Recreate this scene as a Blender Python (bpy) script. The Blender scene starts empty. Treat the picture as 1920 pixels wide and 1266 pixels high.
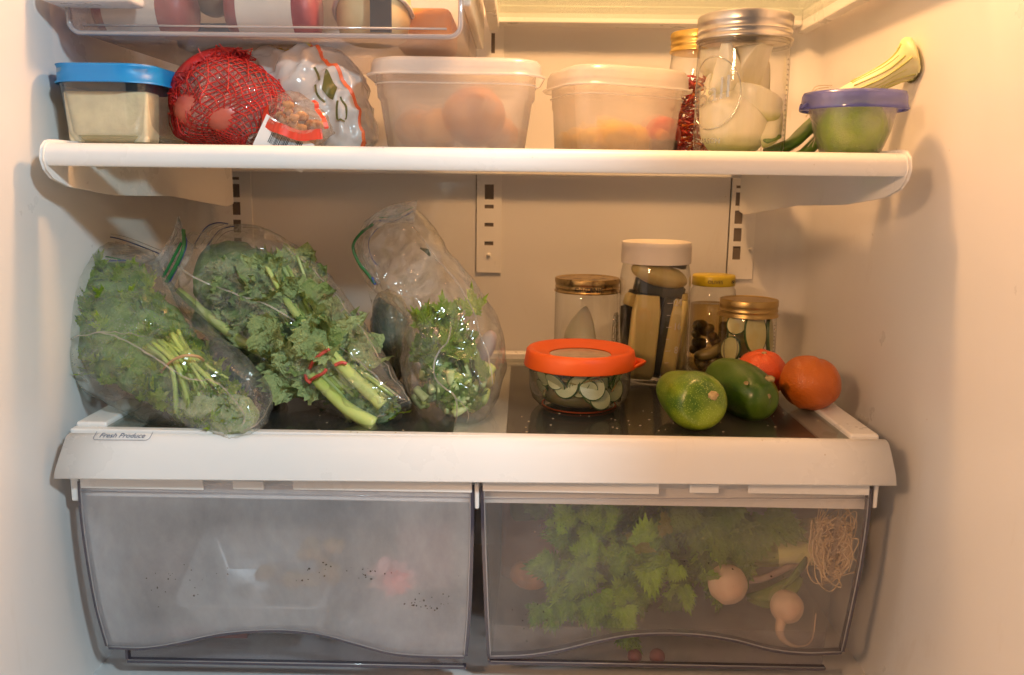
import bpy, math, random
from mathutils import Vector, Matrix, noise, Euler
from math import sin, cos, pi, radians
R = random.Random(7)
S = bpy.context.scene
COL = S.collection

# ------------------------------------------------------------------ camera
F = 1600.0; CZ = 1.20
cam_d = bpy.data.cameras.new("camera"); cam = bpy.data.objects.new("camera", cam_d); COL.objects.link(cam)
cam_d.sensor_width = 36; cam_d.lens = 36 * F / 1920; cam_d.clip_start = 0.01; cam_d.clip_end = 50
CR = Matrix.Rotation(radians(0.65), 3, 'Z') @ Matrix.Rotation(radians(90 - 10.2), 3, 'X') @ Matrix.Rotation(radians(0.75), 3, 'Z')
cam.matrix_world = Matrix.Translation((0, 0, CZ)) @ CR.to_4x4()
cam_d.dof.use_dof = True; cam_d.dof.focus_distance = 0.80; cam_d.dof.aperture_fstop = 9.0
S.camera = cam
def P(px, py, Y):
    d = CR @ Vector(((px - 960) / F, -(py - 633) / F, -1)); t = Y / d.y
    return Vector((d.x * t, Y, CZ + d.z * t))

# ------------------------------------------------------------------ light
w = bpy.data.worlds.new("World"); S.world = w; w.use_nodes = True
bg = w.node_tree.nodes["Background"]; bg.inputs[0].default_value = (0.62, 0.66, 0.74, 1); bg.inputs[1].default_value = 0.14
def light(name, kind, loc, power, color, size, target=None):
    d = bpy.data.lights.new(name, kind); o = bpy.data.objects.new(name, d); COL.objects.link(o)
    o.location = loc; d.energy = power; d.color = color
    if kind == 'POINT': d.shadow_soft_size = size
    if kind == 'AREA':
        d.shape = 'DISK'; d.size = size
        o.rotation_euler = (Vector(target) - Vector(loc)).to_track_quat('-Z', 'Y').to_euler()
    return o
light("interior_bulb", 'POINT', (0.08, 0.77, CZ + 0.425), 10.2, (1.0, 0.50, 0.20), 0.03)
light("kitchen_window_light", 'AREA', (0.66, -0.40, CZ + 0.66), 17.5, (0.70, 0.90, 1.0), 0.12, (-0.15, 0.72, CZ - 0.1))
light("warm_front_lamp", 'AREA', (-0.655, -0.40, CZ + 0.36), 9.8, (1.0, 0.55, 0.27), 0.16, (0.2, 0.85, CZ - 0.05))  # unseen warm lamp added low at front left, reaching under the upper shelf
S.view_settings.view_transform = 'Standard'; S.view_settings.look = 'None'; S.view_settings.exposure = 0; S.view_settings.gamma = 1
S.render.engine = 'CYCLES'
c = S.cycles
c.max_bounces = 14; c.diffuse_bounces = 5; c.glossy_bounces = 4; c.transmission_bounces = 10; c.transparent_max_bounces = 28
c.use_denoising = True; c.sample_clamp_indirect = 4.0; c.caustics_reflective = False; c.caustics_refractive = True; c.blur_glossy = 0.5
try: c.denoiser = 'OPENIMAGEDENOISE'
except Exception: pass

# ------------------------------------------------------------------ materials
def nt(name):
    m = bpy.data.materials.new(name); m.use_nodes = True; t = m.node_tree; t.nodes.clear()
    return m, t, t.nodes.new('ShaderNodeOutputMaterial')
def N(t, kind, **kw):
    n = t.nodes.new(kind)
    for k, v in kw.items():
        if k in n.inputs: n.inputs[k].default_value = v
        else: setattr(n, k, v)
    return n
def rgba(c): return (c[0], c[1], c[2], 1)
def ramp(t, fac, stops):
    r = t.nodes.new('ShaderNodeValToRGB'); e = r.color_ramp.elements
    while len(e) < len(stops): e.new(0.5)
    for i, (p, c) in enumerate(stops): e[i].position = p; e[i].color = rgba(c)
    t.links.new(fac, r.inputs[0]); return r.outputs[0]
def noise_tex(t, scale, detail=3, rough=0.55, coord='Object', dist=0.0, stretch=None):
    tc = t.nodes.new('ShaderNodeTexCoord'); n = N(t, 'ShaderNodeTexNoise', Scale=scale, Detail=detail, Roughness=rough, Distortion=dist)
    src = tc.outputs[coord]
    if stretch:
        mp = t.nodes.new('ShaderNodeMapping'); mp.inputs['Scale'].default_value = stretch; t.links.new(src, mp.inputs[0]); src = mp.outputs[0]
    t.links.new(src, n.inputs['Vector']); return n.outputs[0]
def voro(t, scale, feature='F1', coord='Object'):
    tc = t.nodes.new('ShaderNodeTexCoord'); n = N(t, 'ShaderNodeTexVoronoi', Scale=scale, feature=feature)
    t.links.new(tc.outputs[coord], n.inputs['Vector']); return n.outputs['Distance']
def bump(t, h, strength, dist=0.002):
    b = N(t, 'ShaderNodeBump', Strength=strength, Distance=dist); t.links.new(h, b.inputs['Height']); return b.outputs[0]
def solid(name, col, rough=0.5, col2=None, nscale=30, spec=0.5, bmp=0, bscale=200, metal=0, trans=0, coat=0, sss=0, bdist=0.001, stretch=None, lo=0.35, hi=0.65, vor=False):
    m, t, out = nt(name); b = N(t, 'ShaderNodeBsdfPrincipled', Roughness=rough, Metallic=metal)
    b.inputs['Base Color'].default_value = rgba(col); b.inputs['Specular IOR Level'].default_value = spec
    b.inputs['Coat Weight'].default_value = coat
    if sss: b.inputs['Subsurface Weight'].default_value = sss; b.inputs['Subsurface Radius'].default_value = (0.01, 0.006, 0.003); b.inputs['Subsurface Scale'].default_value = 0.6
    if col2: t.links.new(ramp(t, noise_tex(t, nscale, 5, stretch=stretch), [(lo, col), (hi, col2)]), b.inputs['Base Color'])
    if bmp:
        h = voro(t, bscale) if vor else noise_tex(t, bscale, 4)
        t.links.new(bump(t, h, bmp, bdist), b.inputs['Normal'])
    sh = b.outputs[0]
    if trans:
        tr = t.nodes.new('ShaderNodeBsdfTranslucent'); tr.inputs[0].default_value = rgba(col)
        mx = N(t, 'ShaderNodeMixShader', Fac=trans); t.links.new(sh, mx.inputs[1]); t.links.new(tr.outputs[0], mx.inputs[2]); sh = mx.outputs[0]
    t.links.new(sh, out.inputs[0]); return m
def schlick(t, base, amp, power, nrm=None):
    lw = N(t, 'ShaderNodeLayerWeight', Blend=0.5)
    if nrm: t.links.new(nrm, lw.inputs['Normal'])
    p = N(t, 'ShaderNodeMath', operation='POWER'); t.links.new(lw.outputs['Facing'], p.inputs[0]); p.inputs[1].default_value = power
    q = N(t, 'ShaderNodeMath', operation='MULTIPLY_ADD'); t.links.new(p.outputs[0], q.inputs[0]); q.inputs[1].default_value = amp; q.inputs[2].default_value = base
    return q.outputs[0]
def clear(name, tint=(1, 1, 1), edge=(0.5, 0.5, 0.5), haze=0.0, hcol=(0.8, 0.8, 0.8), rough=0.04, refl=0.05, ramp_pow=3.0, amp=0.6, bmp=0, bscale=40, bdist=0.002, crinkle=0, hnoise=0, hscale=20, drops=0, dscale=500, hpow=0, epow=2.5):
    """thin clear sheet: transparent + mirror at grazing angles + whitish haze, tinted where seen edge-on"""
    m, t, out = nt(name); nrm = None
    if bmp:
        h = noise_tex(t, bscale, 3, dist=0.6)
        if crinkle:
            v = voro(t, crinkle, 'DISTANCE_TO_EDGE'); mn = N(t, 'ShaderNodeMath', operation='MINIMUM'); t.links.new(v, mn.inputs[0]); mn.inputs[1].default_value = .22; v = mn.outputs[0]; a = N(t, 'ShaderNodeMath', operation='MULTIPLY_ADD'); t.links.new(v, a.inputs[0]); a.inputs[1].default_value = 2.2; t.links.new(h, a.inputs[2]); h = a.outputs[0]
        nrm = bump(t, h, bmp, bdist)
    tr = t.nodes.new('ShaderNodeBsdfTransparent')
    f2 = schlick(t, 0, 1, epow)
    mc = N(t, 'ShaderNodeMix', data_type='RGBA'); t.links.new(f2, mc.inputs[0]); mc.inputs[6].default_value = rgba(tint); mc.inputs[7].default_value = rgba(edge)
    t.links.new(mc.outputs[2], tr.inputs[0])
    base = tr.outputs[0]
    if haze or drops:
        d = N(t, 'ShaderNodeBsdfDiffuse'); d.inputs[0].default_value = rgba(hcol)
        l = N(t, 'ShaderNodeBsdfTranslucent'); l.inputs[0].default_value = rgba(hcol)
        dm = N(t, 'ShaderNodeMixShader', Fac=0.5); t.links.new(d.outputs[0], dm.inputs[1]); t.links.new(l.outputs[0], dm.inputs[2])
        mx = N(t, 'ShaderNodeMixShader', Fac=haze); t.links.new(base, mx.inputs[1]); t.links.new(dm.outputs[0], mx.inputs[2])
        fac = None
        if hnoise:
            n = noise_tex(t, hscale, 6, 0.65, dist=1.0); mr = N(t, 'ShaderNodeMapRange'); t.links.new(n, mr.inputs[0])
            mr.inputs[1].default_value = 0.35; mr.inputs[2].default_value = 0.68; mr.inputs[3].default_value = max(0, haze - hnoise); mr.inputs[4].default_value = haze + hnoise; fac = mr.outputs[0]
        if hpow:
            q = schlick(t, 1, hpow, 1.5); mm = N(t, 'ShaderNodeMath', operation='MULTIPLY', use_clamp=True); t.links.new(q, mm.inputs[0])
            if fac: t.links.new(fac, mm.inputs[1])
            else: mm.inputs[1].default_value = haze
            fac = mm.outputs[0]
        if drops:
            v = voro(t, dscale); mk = N(t, 'ShaderNodeMath', operation='LESS_THAN'); t.links.new(v, mk.inputs[0]); mk.inputs[1].default_value = 0.30
            n2 = noise_tex(t, 14, 3); g = N(t, 'ShaderNodeMath', operation='GREATER_THAN'); t.links.new(n2, g.inputs[0]); g.inputs[1].default_value = 0.52
            mu = N(t, 'ShaderNodeMath', operation='MULTIPLY'); t.links.new(mk.outputs[0], mu.inputs[0]); t.links.new(g.outputs[0], mu.inputs[1])
            ad = N(t, 'ShaderNodeMath', operation='MULTIPLY_ADD', use_clamp=True); t.links.new(mu.outputs[0], ad.inputs[0]); ad.inputs[1].default_value = drops
            if fac: t.links.new(fac, ad.inputs[2])
            else: ad.inputs[2].default_value = haze
            fac = ad.outputs[0]
        if fac: t.links.new(fac, mx.inputs[0])
        base = mx.outputs[0]
    g = N(t, 'ShaderNodeBsdfGlossy', Roughness=rough)
    if nrm: t.links.new(nrm, g.inputs['Normal'])
    mg = N(t, 'ShaderNodeMixShader'); t.links.new(schlick(t, refl, amp, ramp_pow, nrm), mg.inputs[0]); t.links.new(base, mg.inputs[1]); t.links.new(g.outputs[0], mg.inputs[2])
    t.links.new(mg.outputs[0], out.inputs[0]); return m
def frosted(name, col=(0.9, 0.88, 0.85), blur=0.35, haze=0.45, clearf=0.25, hnoise=0.12, hscale=25, rough=0.25, refl=0.05, ior=1.3, tl=.72, hst=None):
    """milky plastic: clear part + scattering rough-refraction part + diffuse part"""
    m, t, out = nt(name)
    tr = N(t, 'ShaderNodeBsdfTransparent'); tr.inputs[0].default_value = rgba(col)
    rf = N(t, 'ShaderNodeBsdfRefraction', Roughness=blur, IOR=ior); rf.inputs[0].default_value = rgba(col)
    a = N(t, 'ShaderNodeMixShader', Fac=clearf); t.links.new(rf.outputs[0], a.inputs[1]); t.links.new(tr.outputs[0], a.inputs[2])
    d = N(t, 'ShaderNodeBsdfDiffuse'); d.inputs[0].default_value = rgba(col); l = N(t, 'ShaderNodeBsdfTranslucent'); l.inputs[0].default_value = rgba(col)
    dm = N(t, 'ShaderNodeMixShader', Fac=tl); t.links.new(d.outputs[0], dm.inputs[1]); t.links.new(l.outputs[0], dm.inputs[2])
    b = N(t, 'ShaderNodeMixShader', Fac=haze); t.links.new(a.outputs[0], b.inputs[1]); t.links.new(dm.outputs[0], b.inputs[2])
    if hnoise:
        n = noise_tex(t, hscale, 8, 0.66, dist=0.15, stretch=hst); mr = N(t, 'ShaderNodeMapRange'); t.links.new(n, mr.inputs[0])
        mr.inputs[1].default_value = 0.32; mr.inputs[2].default_value = 0.68; mr.inputs[3].default_value = haze - hnoise; mr.inputs[4].default_value = haze + hnoise
        t.links.new(mr.outputs[0], b.inputs[0])
    g = N(t, 'ShaderNodeBsdfGlossy', Roughness=rough)
    t.links.new(bump(t, noise_tex(t, 260, 3), 0.15, 0.0006), g.inputs['Normal'])
    mg = N(t, 'ShaderNodeMixShader'); t.links.new(schlick(t, refl, 0.4, 3), mg.inputs[0]); t.links.new(b.outputs[0], mg.inputs[1]); t.links.new(g.outputs[0], mg.inputs[2])
    t.links.new(mg.outputs[0], out.inputs[0]); return m

M = {}
M['liner'] = solid('liner_plastic', (0.72, 0.70, 0.68), 0.32, (0.68, 0.66, 0.635), 3, bmp=0.12, bscale=900, bdist=0.0004)
M['white'] = solid('white_plastic', (0.80, 0.79, 0.77), 0.28, (0.77, 0.76, 0.74), 12, bmp=0.04, bscale=400, bdist=0.0004)
def worn(name, col, rough, dirt=(.42, .33, .22), amt=.5):
    m = solid(name, col, rough, tuple(x * .96 for x in col), 3, bmp=.10, bscale=900, bdist=.0004); t = m.node_tree
    b = [n for n in t.nodes if n.type == 'BSDF_PRINCIPLED'][0]; src = b.inputs['Base Color'].links[0].from_socket
    v = voro(t, 46); k = N(t, 'ShaderNodeMapRange'); t.links.new(v, k.inputs[0]); k.inputs[1].default_value = .045; k.inputs[2].default_value = .02; k.inputs[3].default_value = 0; k.inputs[4].default_value = amt
    g = N(t, 'ShaderNodeMath', operation='GREATER_THAN'); t.links.new(noise_tex(t, 11, 2), g.inputs[0]); g.inputs[1].default_value = .56
    mu = N(t, 'ShaderNodeMath', operation='MULTIPLY'); t.links.new(k.outputs[0], mu.inputs[0]); t.links.new(g.outputs[0], mu.inputs[1])
    sm = N(t, 'ShaderNodeMapRange'); t.links.new(noise_tex(t, 9, 8, .7, dist=1.5, stretch=(1, 1, .35)), sm.inputs[0]); sm.inputs[1].default_value = .60; sm.inputs[2].default_value = .80; sm.inputs[3].default_value = 0; sm.inputs[4].default_value = .22
    ad = N(t, 'ShaderNodeMath', operation='MAXIMUM'); t.links.new(mu.outputs[0], ad.inputs[0]); t.links.new(sm.outputs[0], ad.inputs[1])
    mx = N(t, 'ShaderNodeMix', data_type='RGBA'); t.links.new(ad.outputs[0], mx.inputs[0]); t.links.new(src, mx.inputs[6]); mx.inputs[7].default_value = rgba(dirt); t.links.new(mx.outputs[2], b.inputs['Base Color'])
    rr = N(t, 'ShaderNodeMapRange'); t.links.new(noise_tex(t, 14, 6, .6), rr.inputs[0]); rr.inputs[1].default_value = .3; rr.inputs[2].default_value = .7; rr.inputs[3].default_value = rough - .08; rr.inputs[4].default_value = rough + .12; t.links.new(rr.outputs[0], b.inputs['Roughness'])
    return m
M['liner'] = worn('worn_liner', (0.73, 0.72, 0.705), .34); M['white'] = worn('worn_white_plastic', (0.80, 0.79, 0.77), .30, amt=.6)
M['slot'] = solid('dark_slot', (0.16, 0.13, 0.11), 0.7)
M['shelf_glass'] = clear('shelf_glass', (0.99, 0.995, 0.985), (0.6, 0.72, 0.62), haze=0.018, hcol=(0.75, 0.75, 0.68), hnoise=0.015, refl=0.035, amp=0.55, rough=0.05)
M['crisper_glass'] = clear('crisper_glass', (0.50, 0.51, 0.48), (0.22, 0.22, 0.21), haze=0.34, hcol=(0.32, 0.32, 0.30), hnoise=0.07, refl=0.07, amp=0.55, rough=0.16, hscale=9, bmp=0.06, bscale=60)
M['ink'] = solid('blue_ink', (0.05, 0.10, 0.20), 0.5)
M['black'] = solid('black_ink', (0.02, 0.02, 0.02), 0.5)

# ------------------------------------------------------------------ mesh helpers
def link(name, verts, faces, m, parent=None, at=None, smooth=True, kind=None):
    off = Vector(at) if at is not None else (Vector(parent['_o']) if parent is not None else Vector((0, 0, 0)))
    me = bpy.data.meshes.new(name); me.from_pydata([tuple(Vector(v) - off) for v in verts], [], faces)
    if smooth: me.polygons.foreach_set('use_smooth', [True] * len(me.polygons))
    ms = m if isinstance(m, (list, tuple)) else [m]
    for x in ms: me.materials.append(x)
    me.update(); o = bpy.data.objects.new(name, me); COL.objects.link(o)
    o['_o'] = tuple(off)
    if parent is not None: o.parent = parent
    elif at is not None: o.location = off
    if kind: o['kind'] = kind
    return o
def thing(name, label, cat, loc, group=None):
    o = bpy.data.objects.new(name, None); COL.objects.link(o); o.empty_display_size = 0.02
    o.location = loc; o['_o'] = tuple(loc); return tag(o, label, cat, group)
def tag(o, label=None, cat=None, group=None):
    if label: o['label'] = label
    if cat: o['category'] = cat
    if group: o['group'] = group
    return o
def crease(o, ang=35):
    me = o.data
    for e in me.edges: pass
    try: me.set_sharp_from_angle(angle=radians(ang))
    except Exception: pass
    return o
class MB:
    def __init__(s): s.v = []; s.f = []
    def add(s, v, f): n = len(s.v); s.v += [Vector(x) for x in v]; s.f += [tuple(i + n for i in q) for q in f]; return s
    def box(s, x0, x1, y0, y1, z0, z1, mtx=None):
        v = [Vector((x, y, z)) for x in (x0, x1) for y in (y0, y1) for z in (z0, z1)]
        if mtx: v = [mtx @ q for q in v]
        return s.add(v, [(0, 1, 3, 2), (4, 6, 7, 5), (0, 4, 5, 1), (2, 3, 7, 6), (0, 2, 6, 4), (1, 5, 7, 3)])
    def build(s, name, m, parent=None, smooth=False, at=None, kind=None, bevel=0):
        o = link(name, s.v, s.f, m, parent, at, smooth, kind)
        if bevel:
            b = o.modifiers.new('bevel', 'BEVEL'); b.width = bevel; b.segments = 3; b.limit_method = 'ANGLE'
            o.data.polygons.foreach_set('use_smooth', [True] * len(o.data.polygons))
            w_ = o.modifiers.new('wn', 'WEIGHTED_NORMAL')
        return o
def grid_faces(nu, nv, wrap=False, flip=False):
    f = []
    for i in range(nu - 1):
        for j in range(nv if wrap else nv - 1):
            k = (j + 1) % nv; q = (i * nv + j, i * nv + k, (i + 1) * nv + k, (i + 1) * nv + j)
            f.append(q[::-1] if flip else q)
    return f
def lathe(prof, n=48, c=(0, 0, 0), knurl=None, sx=1, sy=1):
    """prof: (r, z) list; knurl = {ring index: amplitude}"""
    v = []
    for i, (r, z) in enumerate(prof):
        for j in range(n):
            rr = r + (knurl.get(i, 0) * (1 if j % 2 else -1) if knurl else 0); a = 2 * pi * j / n
            v.append(Vector((c[0] + rr * cos(a) * sx, c[1] + rr * sin(a) * sy, c[2] + z)))
    f = grid_faces(len(prof), n, True)
    if prof[0][0] > 1e-5: f.append(tuple(range(n))[::-1])
    if prof[-1][0] > 1e-5 and prof[-1] != prof[0]: f.append(tuple((len(prof) - 1) * n + j for j in range(n)))
    return v, f
def open_lathe(prof, n=48, c=(0, 0, 0), cap_bottom=True):
    v, f = lathe(prof, n, c); f = grid_faces(len(prof), n, True)
    if cap_bottom: f.append(tuple(range(n))[::-1])
    return v, f
def rrect(hx, hy, r, k=7):
    pts = []
    for (sx, sy, a0) in ((1, 1, 0), (-1, 1, 90), (-1, -1, 180), (1, -1, 270)):
        for i in range(k):
            a = radians(a0 + 90 * i / (k - 1)); pts.append(((hx - r) * sx + r * cos(a), (hy - r) * sy + r * sin(a)))
    return pts
def rloft(rings, mtx, cap0=True, cap1=False, k=7):
    """rings: (z, hx, hy, r) -> rounded-rectangle loft"""
    v = []; n = 4 * k
    for (z, hx, hy, r) in rings: v += [mtx @ Vector((x, y, z)) for x, y in rrect(hx, hy, r, k)]
    f = grid_faces(len(rings), n, True)
    if cap0: f.append(tuple(range(n))[::-1])
    if cap1: f.append(tuple((len(rings) - 1) * n + j for j in range(n)))
    return v, f
def frames(pts):
    T = [(pts[min(i + 1, len(pts) - 1)] - pts[max(i - 1, 0)]).normalized() for i in range(len(pts))]
    u = T[0].orthogonal().normalized(); out = []
    for t_ in T:
        u = (u - t_ * u.dot(t_)); u = u.normalized() if u.length > 1e-6 else t_.orthogonal().normalized(); out.append((u, t_.cross(u)))
    return out
def tube(pts, rad, n=8, flat=1.0, caps=True):
    pts = [Vector(p) for p in pts]; fr = frames(pts); v = []
    for i, (p, (u, w_)) in enumerate(zip(pts, fr)):
        r = rad[i] if isinstance(rad, (list, tuple)) else rad
        v += [p + u * r * cos(2 * pi * j / n) + w_ * r * flat * sin(2 * pi * j / n) for j in range(n)]
    f = grid_faces(len(pts), n, True)
    if caps: f += [tuple(range(n))[::-1], tuple((len(pts) - 1) * n + j for j in range(n))]
    return v, f
def cr(ctrl, u):
    """Catmull-Rom through control values (floats, tuples or Vectors), u in 0..1"""
    n = len(ctrl) - 1; x = max(0, min(0.99999, u)) * n; i = int(x); t = x - i
    g = lambda k: ctrl[max(0, min(n, k))]
    p0, p1, p2, p3 = g(i - 1), g(i), g(i + 1), g(i + 2)
    h = lambda a, b, c_, d: 0.5 * ((2 * b) + (c_ - a) * t + (2 * a - 5 * b + 4 * c_ - d) * t * t + (3 * b - a - 3 * c_ + d) * t ** 3)
    if isinstance(p1, (int, float)): return h(p0, p1, p2, p3)
    return type(p1)([h(a, b, c_, d) for a, b, c_, d in zip(p0, p1, p2, p3)]) if not isinstance(p1, Vector) else Vector([h(a, b, c_, d) for a, b, c_, d in zip(p0, p1, p2, p3)])
def path(ctrl, n): return [cr([Vector(c_) for c_ in ctrl], i / (n - 1)) for i in range(n)]
def blob(c, r, n=24, rot=None, amp=0.0, fr=30, seed=0, fn=None):
    """uv sphere with radii r, noise and an optional shaping function on the unit vector"""
    v = []; rot = rot or Matrix.Identity(3); c = Vector(c)
    for i in range(n + 1):
        th = pi * i / n
        for j in range(2 * n):
            ph = pi * j / n; d = Vector((sin(th) * cos(ph), sin(th) * sin(ph), cos(th)))
            q = fn(d) if fn else d.copy()
            p = Vector((q.x * r[0], q.y * r[1], q.z * r[2]))
            p *= 1 + amp * noise.noise(d * fr * 0.05 + Vector((seed, seed * 1.7, 0)))
            v.append(c + rot @ p)
    return v, grid_faces(n + 1, 2 * n, True, flip=True)
def text(name, s, size, mtx, m, parent, depth=0.0002, at=None):
    cu = bpy.data.curves.new(name, 'FONT'); cu.body = s; cu.size = size; cu.align_x = 'CENTER'; cu.align_y = 'CENTER'; cu.extrude = depth; cu.resolution_u = 3
    o = bpy.data.objects.new(name, cu); COL.objects.link(o); dg = bpy.context.evaluated_depsgraph_get()
    me = bpy.data.meshes.new_from_object(o.evaluated_get(dg)); bpy.data.objects.remove(o)
    vs = [mtx @ v.co for v in me.vertices]; fs = [tuple(p.vertices) for p in me.polygons]
    return vs, fs
class Loft:
    """closed pillow through sections; each section = (Lpx, Lpy, Rpx, Rpy, Y, t)"""
    def __init__(s, secs, amp=0.004, fr=1.0, seed=0, power=0.75, ridge=0.6, creases=0):
        s.L = [P(a[0], a[1], a[4]) for a in secs]; s.Rr = [P(a[2], a[3], (a[6] if len(a) > 6 else a[4])) for a in secs]; s.t = [a[5] for a in secs]
        s.amp = amp; s.fr = fr; s.seed = seed; s.pw = power; s.ridge = ridge; rr = random.Random(seed + 5); s.cr = []
        for _ in range(creases):
            u0 = rr.uniform(0, 1); a0 = rr.uniform(.1, 3.0); an = rr.gauss(0, .8); ln = rr.uniform(.05, .16)
            s.cr.append((u0 * .25, a0 * .045, cos(an), sin(an), ln, rr.uniform(.006, .014), rr.choice((-1, 1, 1)) * rr.uniform(.0018, .0045)))
    def base(s, u, a, r=1.0):
        L, Q, t = cr(s.L, u), cr(s.Rr, u), max(0.0008, cr(s.t, u)); C = (L + Q) / 2; h = (Q - L) / 2
        ax = (cr(s.L, min(1, u + 0.02)) + cr(s.Rr, min(1, u + 0.02)) - cr(s.L, max(0, u - 0.02)) - cr(s.Rr, max(0, u - 0.02))).normalized()
        d = h.normalized().cross(ax)
        if d.y > 0: d = -d
        if d.length < 0.2: d = Vector((0, -1, 0))
        d.normalize(); ca, sa = cos(a), sin(a)
        return C + h * (math.copysign(abs(ca) ** s.pw, ca) * r) + d * (t * math.copysign(abs(sa) ** 0.9, sa) * r), d, h, t
    def p(s, u, a, off=0.0, r=1.0):
        q, d, h, t = s.base(u, a, r)
        n = (d * sin(a) / max(t, 0.004) + h.normalized() * cos(a) / max(h.length, 0.004)); n.normalize()
        x = q * s.fr + Vector((s.seed, 0, s.seed * 2.3))
        w_ = noise.noise(x * 16) * 0.8
        w_ += s.ridge * (0.5 - abs(noise.noise(Vector((x.x * 45 + x.z * 18, x.y * 30, x.z * 45 - x.x * 18)))) * 2.2)
        w_ += 0.20 * (0.5 - abs(noise.noise(Vector((x.x * 95 + x.z * 40, x.y * 60, x.z * 95 - x.x * 40)))) * 2.4)
        cs = 0.0; U = u * .25; A = (a if a < pi else 2 * pi - a) * .045
        for (u0, a0, dx, dy, ln, wd, hh) in s.cr:
            px_ = U - u0; py_ = A - a0; al = px_ * dx + py_ * dy
            if 0 < al < ln:
                d_ = abs(px_ * dy - py_ * dx)
                if d_ < wd: cs += hh * (1 - d_ / wd) * min(1, al / .02, (ln - al) / .02)
        off += cs * min(1.0, t / .012) * abs(sin(a))
        fall = min(1.0, t / 0.012) * (0.35 + 0.65 * abs(sin(a)))
        return q + n * (w_ * s.amp * fall + off)
    def mesh(s, nu=130, nv=110, name='bag_film', m=None, parent=None, **kw):
        v = [s.p(i / (nu - 1), 2 * pi * j / nv) for i in range(nu) for j in range(nv)]
        return link(name, v, grid_faces(nu, nv, True), m, parent, **kw)
    def strip(s, pts, width, n=60, off=0.0006):
        """narrow ribbon over the surface through (u, a) points"""
        q = [cr([tuple(x) for x in pts], i / (n - 1)) for i in range(n)]; w3 = [s.p(u, a, off) for u, a in q]; v = []
        for i in range(n):
            t_ = (w3[min(n - 1, i + 1)] - w3[max(0, i - 1)]).normalized(); _, d, h, t = s.base(*q[i])
            nn = (d * sin(q[i][1]) + h.normalized() * cos(q[i][1]) * 0.4).normalized(); b = t_.cross(nn).normalized() * width / 2
            v += [w3[i] - b, w3[i] + b]
        return v, [(2 * i, 2 * i + 1, 2 * i + 3, 2 * i + 2) for i in range(n - 1)]
    def patch(s, poly, off=0.0008, sub=14):
        """quad patch in (u, a): four corners (u,a)"""
        (u0, a0), (u1, a1), (u2, a2), (u3, a3) = poly; v = []
        for i in range(sub + 1):
            for j in range(sub + 1):
                x, y = i / sub, j / sub
                u = (u0 * (1 - x) + u1 * x) * (1 - y) + (u3 * (1 - x) + u2 * x) * y; a = (a0 * (1 - x) + a1 * x) * (1 - y) + (a3 * (1 - x) + a2 * x) * y
                v.append(s.p(u, a, off))
        return v, grid_faces(sub + 1, sub + 1)

# ------------------------------------------------------------------ the fridge liner (setting)
XL, XR, YB, YF = -0.412, 0.347, 1.075, 0.42
ZT, ZB = CZ + 0.46, CZ - 0.475
def struct(name, v, f, m=None, smooth=True): return link(name, v, f, m or M['liner'], None, None, smooth, 'structure')
def wall_strip(pts, z0, z1, nz=8):
    v = []
    for i in range(nz + 1): v += [Vector((x, y, z0 + (z1 - z0) * i / nz)) for x, y in pts]
    return v, grid_faces(nz + 1, len(pts))
def arc(cx, cy, r, a0, a1, n=10): return [(cx + r * cos(radians(a0 + (a1 - a0) * i / n)), cy + r * sin(radians(a0 + (a1 - a0) * i / n))) for i in range(n + 1)]
rc = 0.035
v, f = wall_strip([(XL, YF), (XL, YB - rc)], ZB, ZT); struct('wall_left', v, f)
v, f = wall_strip([(XR, YB - rc), (XR, YF)], ZB, ZT); struct('wall_right', v, f)
v, f = wall_strip(arc(XL + rc, YB - rc, rc, 180, 90) + [(-0.2, YB), (0, YB), (0.15, YB)] + arc(XR - rc, YB - rc, rc, 90, 0), ZB, ZT); struct('wall_back', v, f)
struct('floor', [(XL - .02, YF - .1, ZB), (XR + .02, YF - .1, ZB), (XR + .02, YB + .02, ZB), (XL - .02, YB + .02, ZB)], [(0, 1, 2, 3)])
struct('ceiling', [(XL - .02, YF - .0, ZT), (XR + .02, YF - .0, ZT), (XR + .02, YB + .02, ZT), (XL - .02, YB + .02, ZT)], [(3, 2, 1, 0)])
# fridge door standing open on the right, outside the picture: its edge cuts the window light off the right half
dr = thing('fridge_door', 'white fridge door standing open on the right of the liner', 'fridge door', (XR + 0.07, 0.3, ZB))
MB().box(XR + 0.045, XR + 0.10, 0.10, YF - 0.004, ZB, ZT + 0.2).build('door_panel', M['liner'], dr, bevel=0.008)
MB().box(XR + 0.030, XR + 0.045, 0.115, YF - 0.02, ZB + .02, ZT + 0.18).build('door_gasket', M['white'], dr, bevel=0.004)
dl = thing('fridge_door', 'white edge of the open left fridge door at the left border', 'fridge door', (XL - 0.07, 0.3, ZB))
MB().box(XL - 0.10, XL - 0.045, 0.0, YF - 0.004, ZB, ZT + 0.2).build('door_panel', M['liner'], dl, bevel=0.008)
MB().box(XL - 0.045, XL - 0.024, 0.02, YF - 0.02, ZB + .02, ZT + 0.18).build('door_gasket', M['white'], dl, bevel=0.004)

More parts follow.
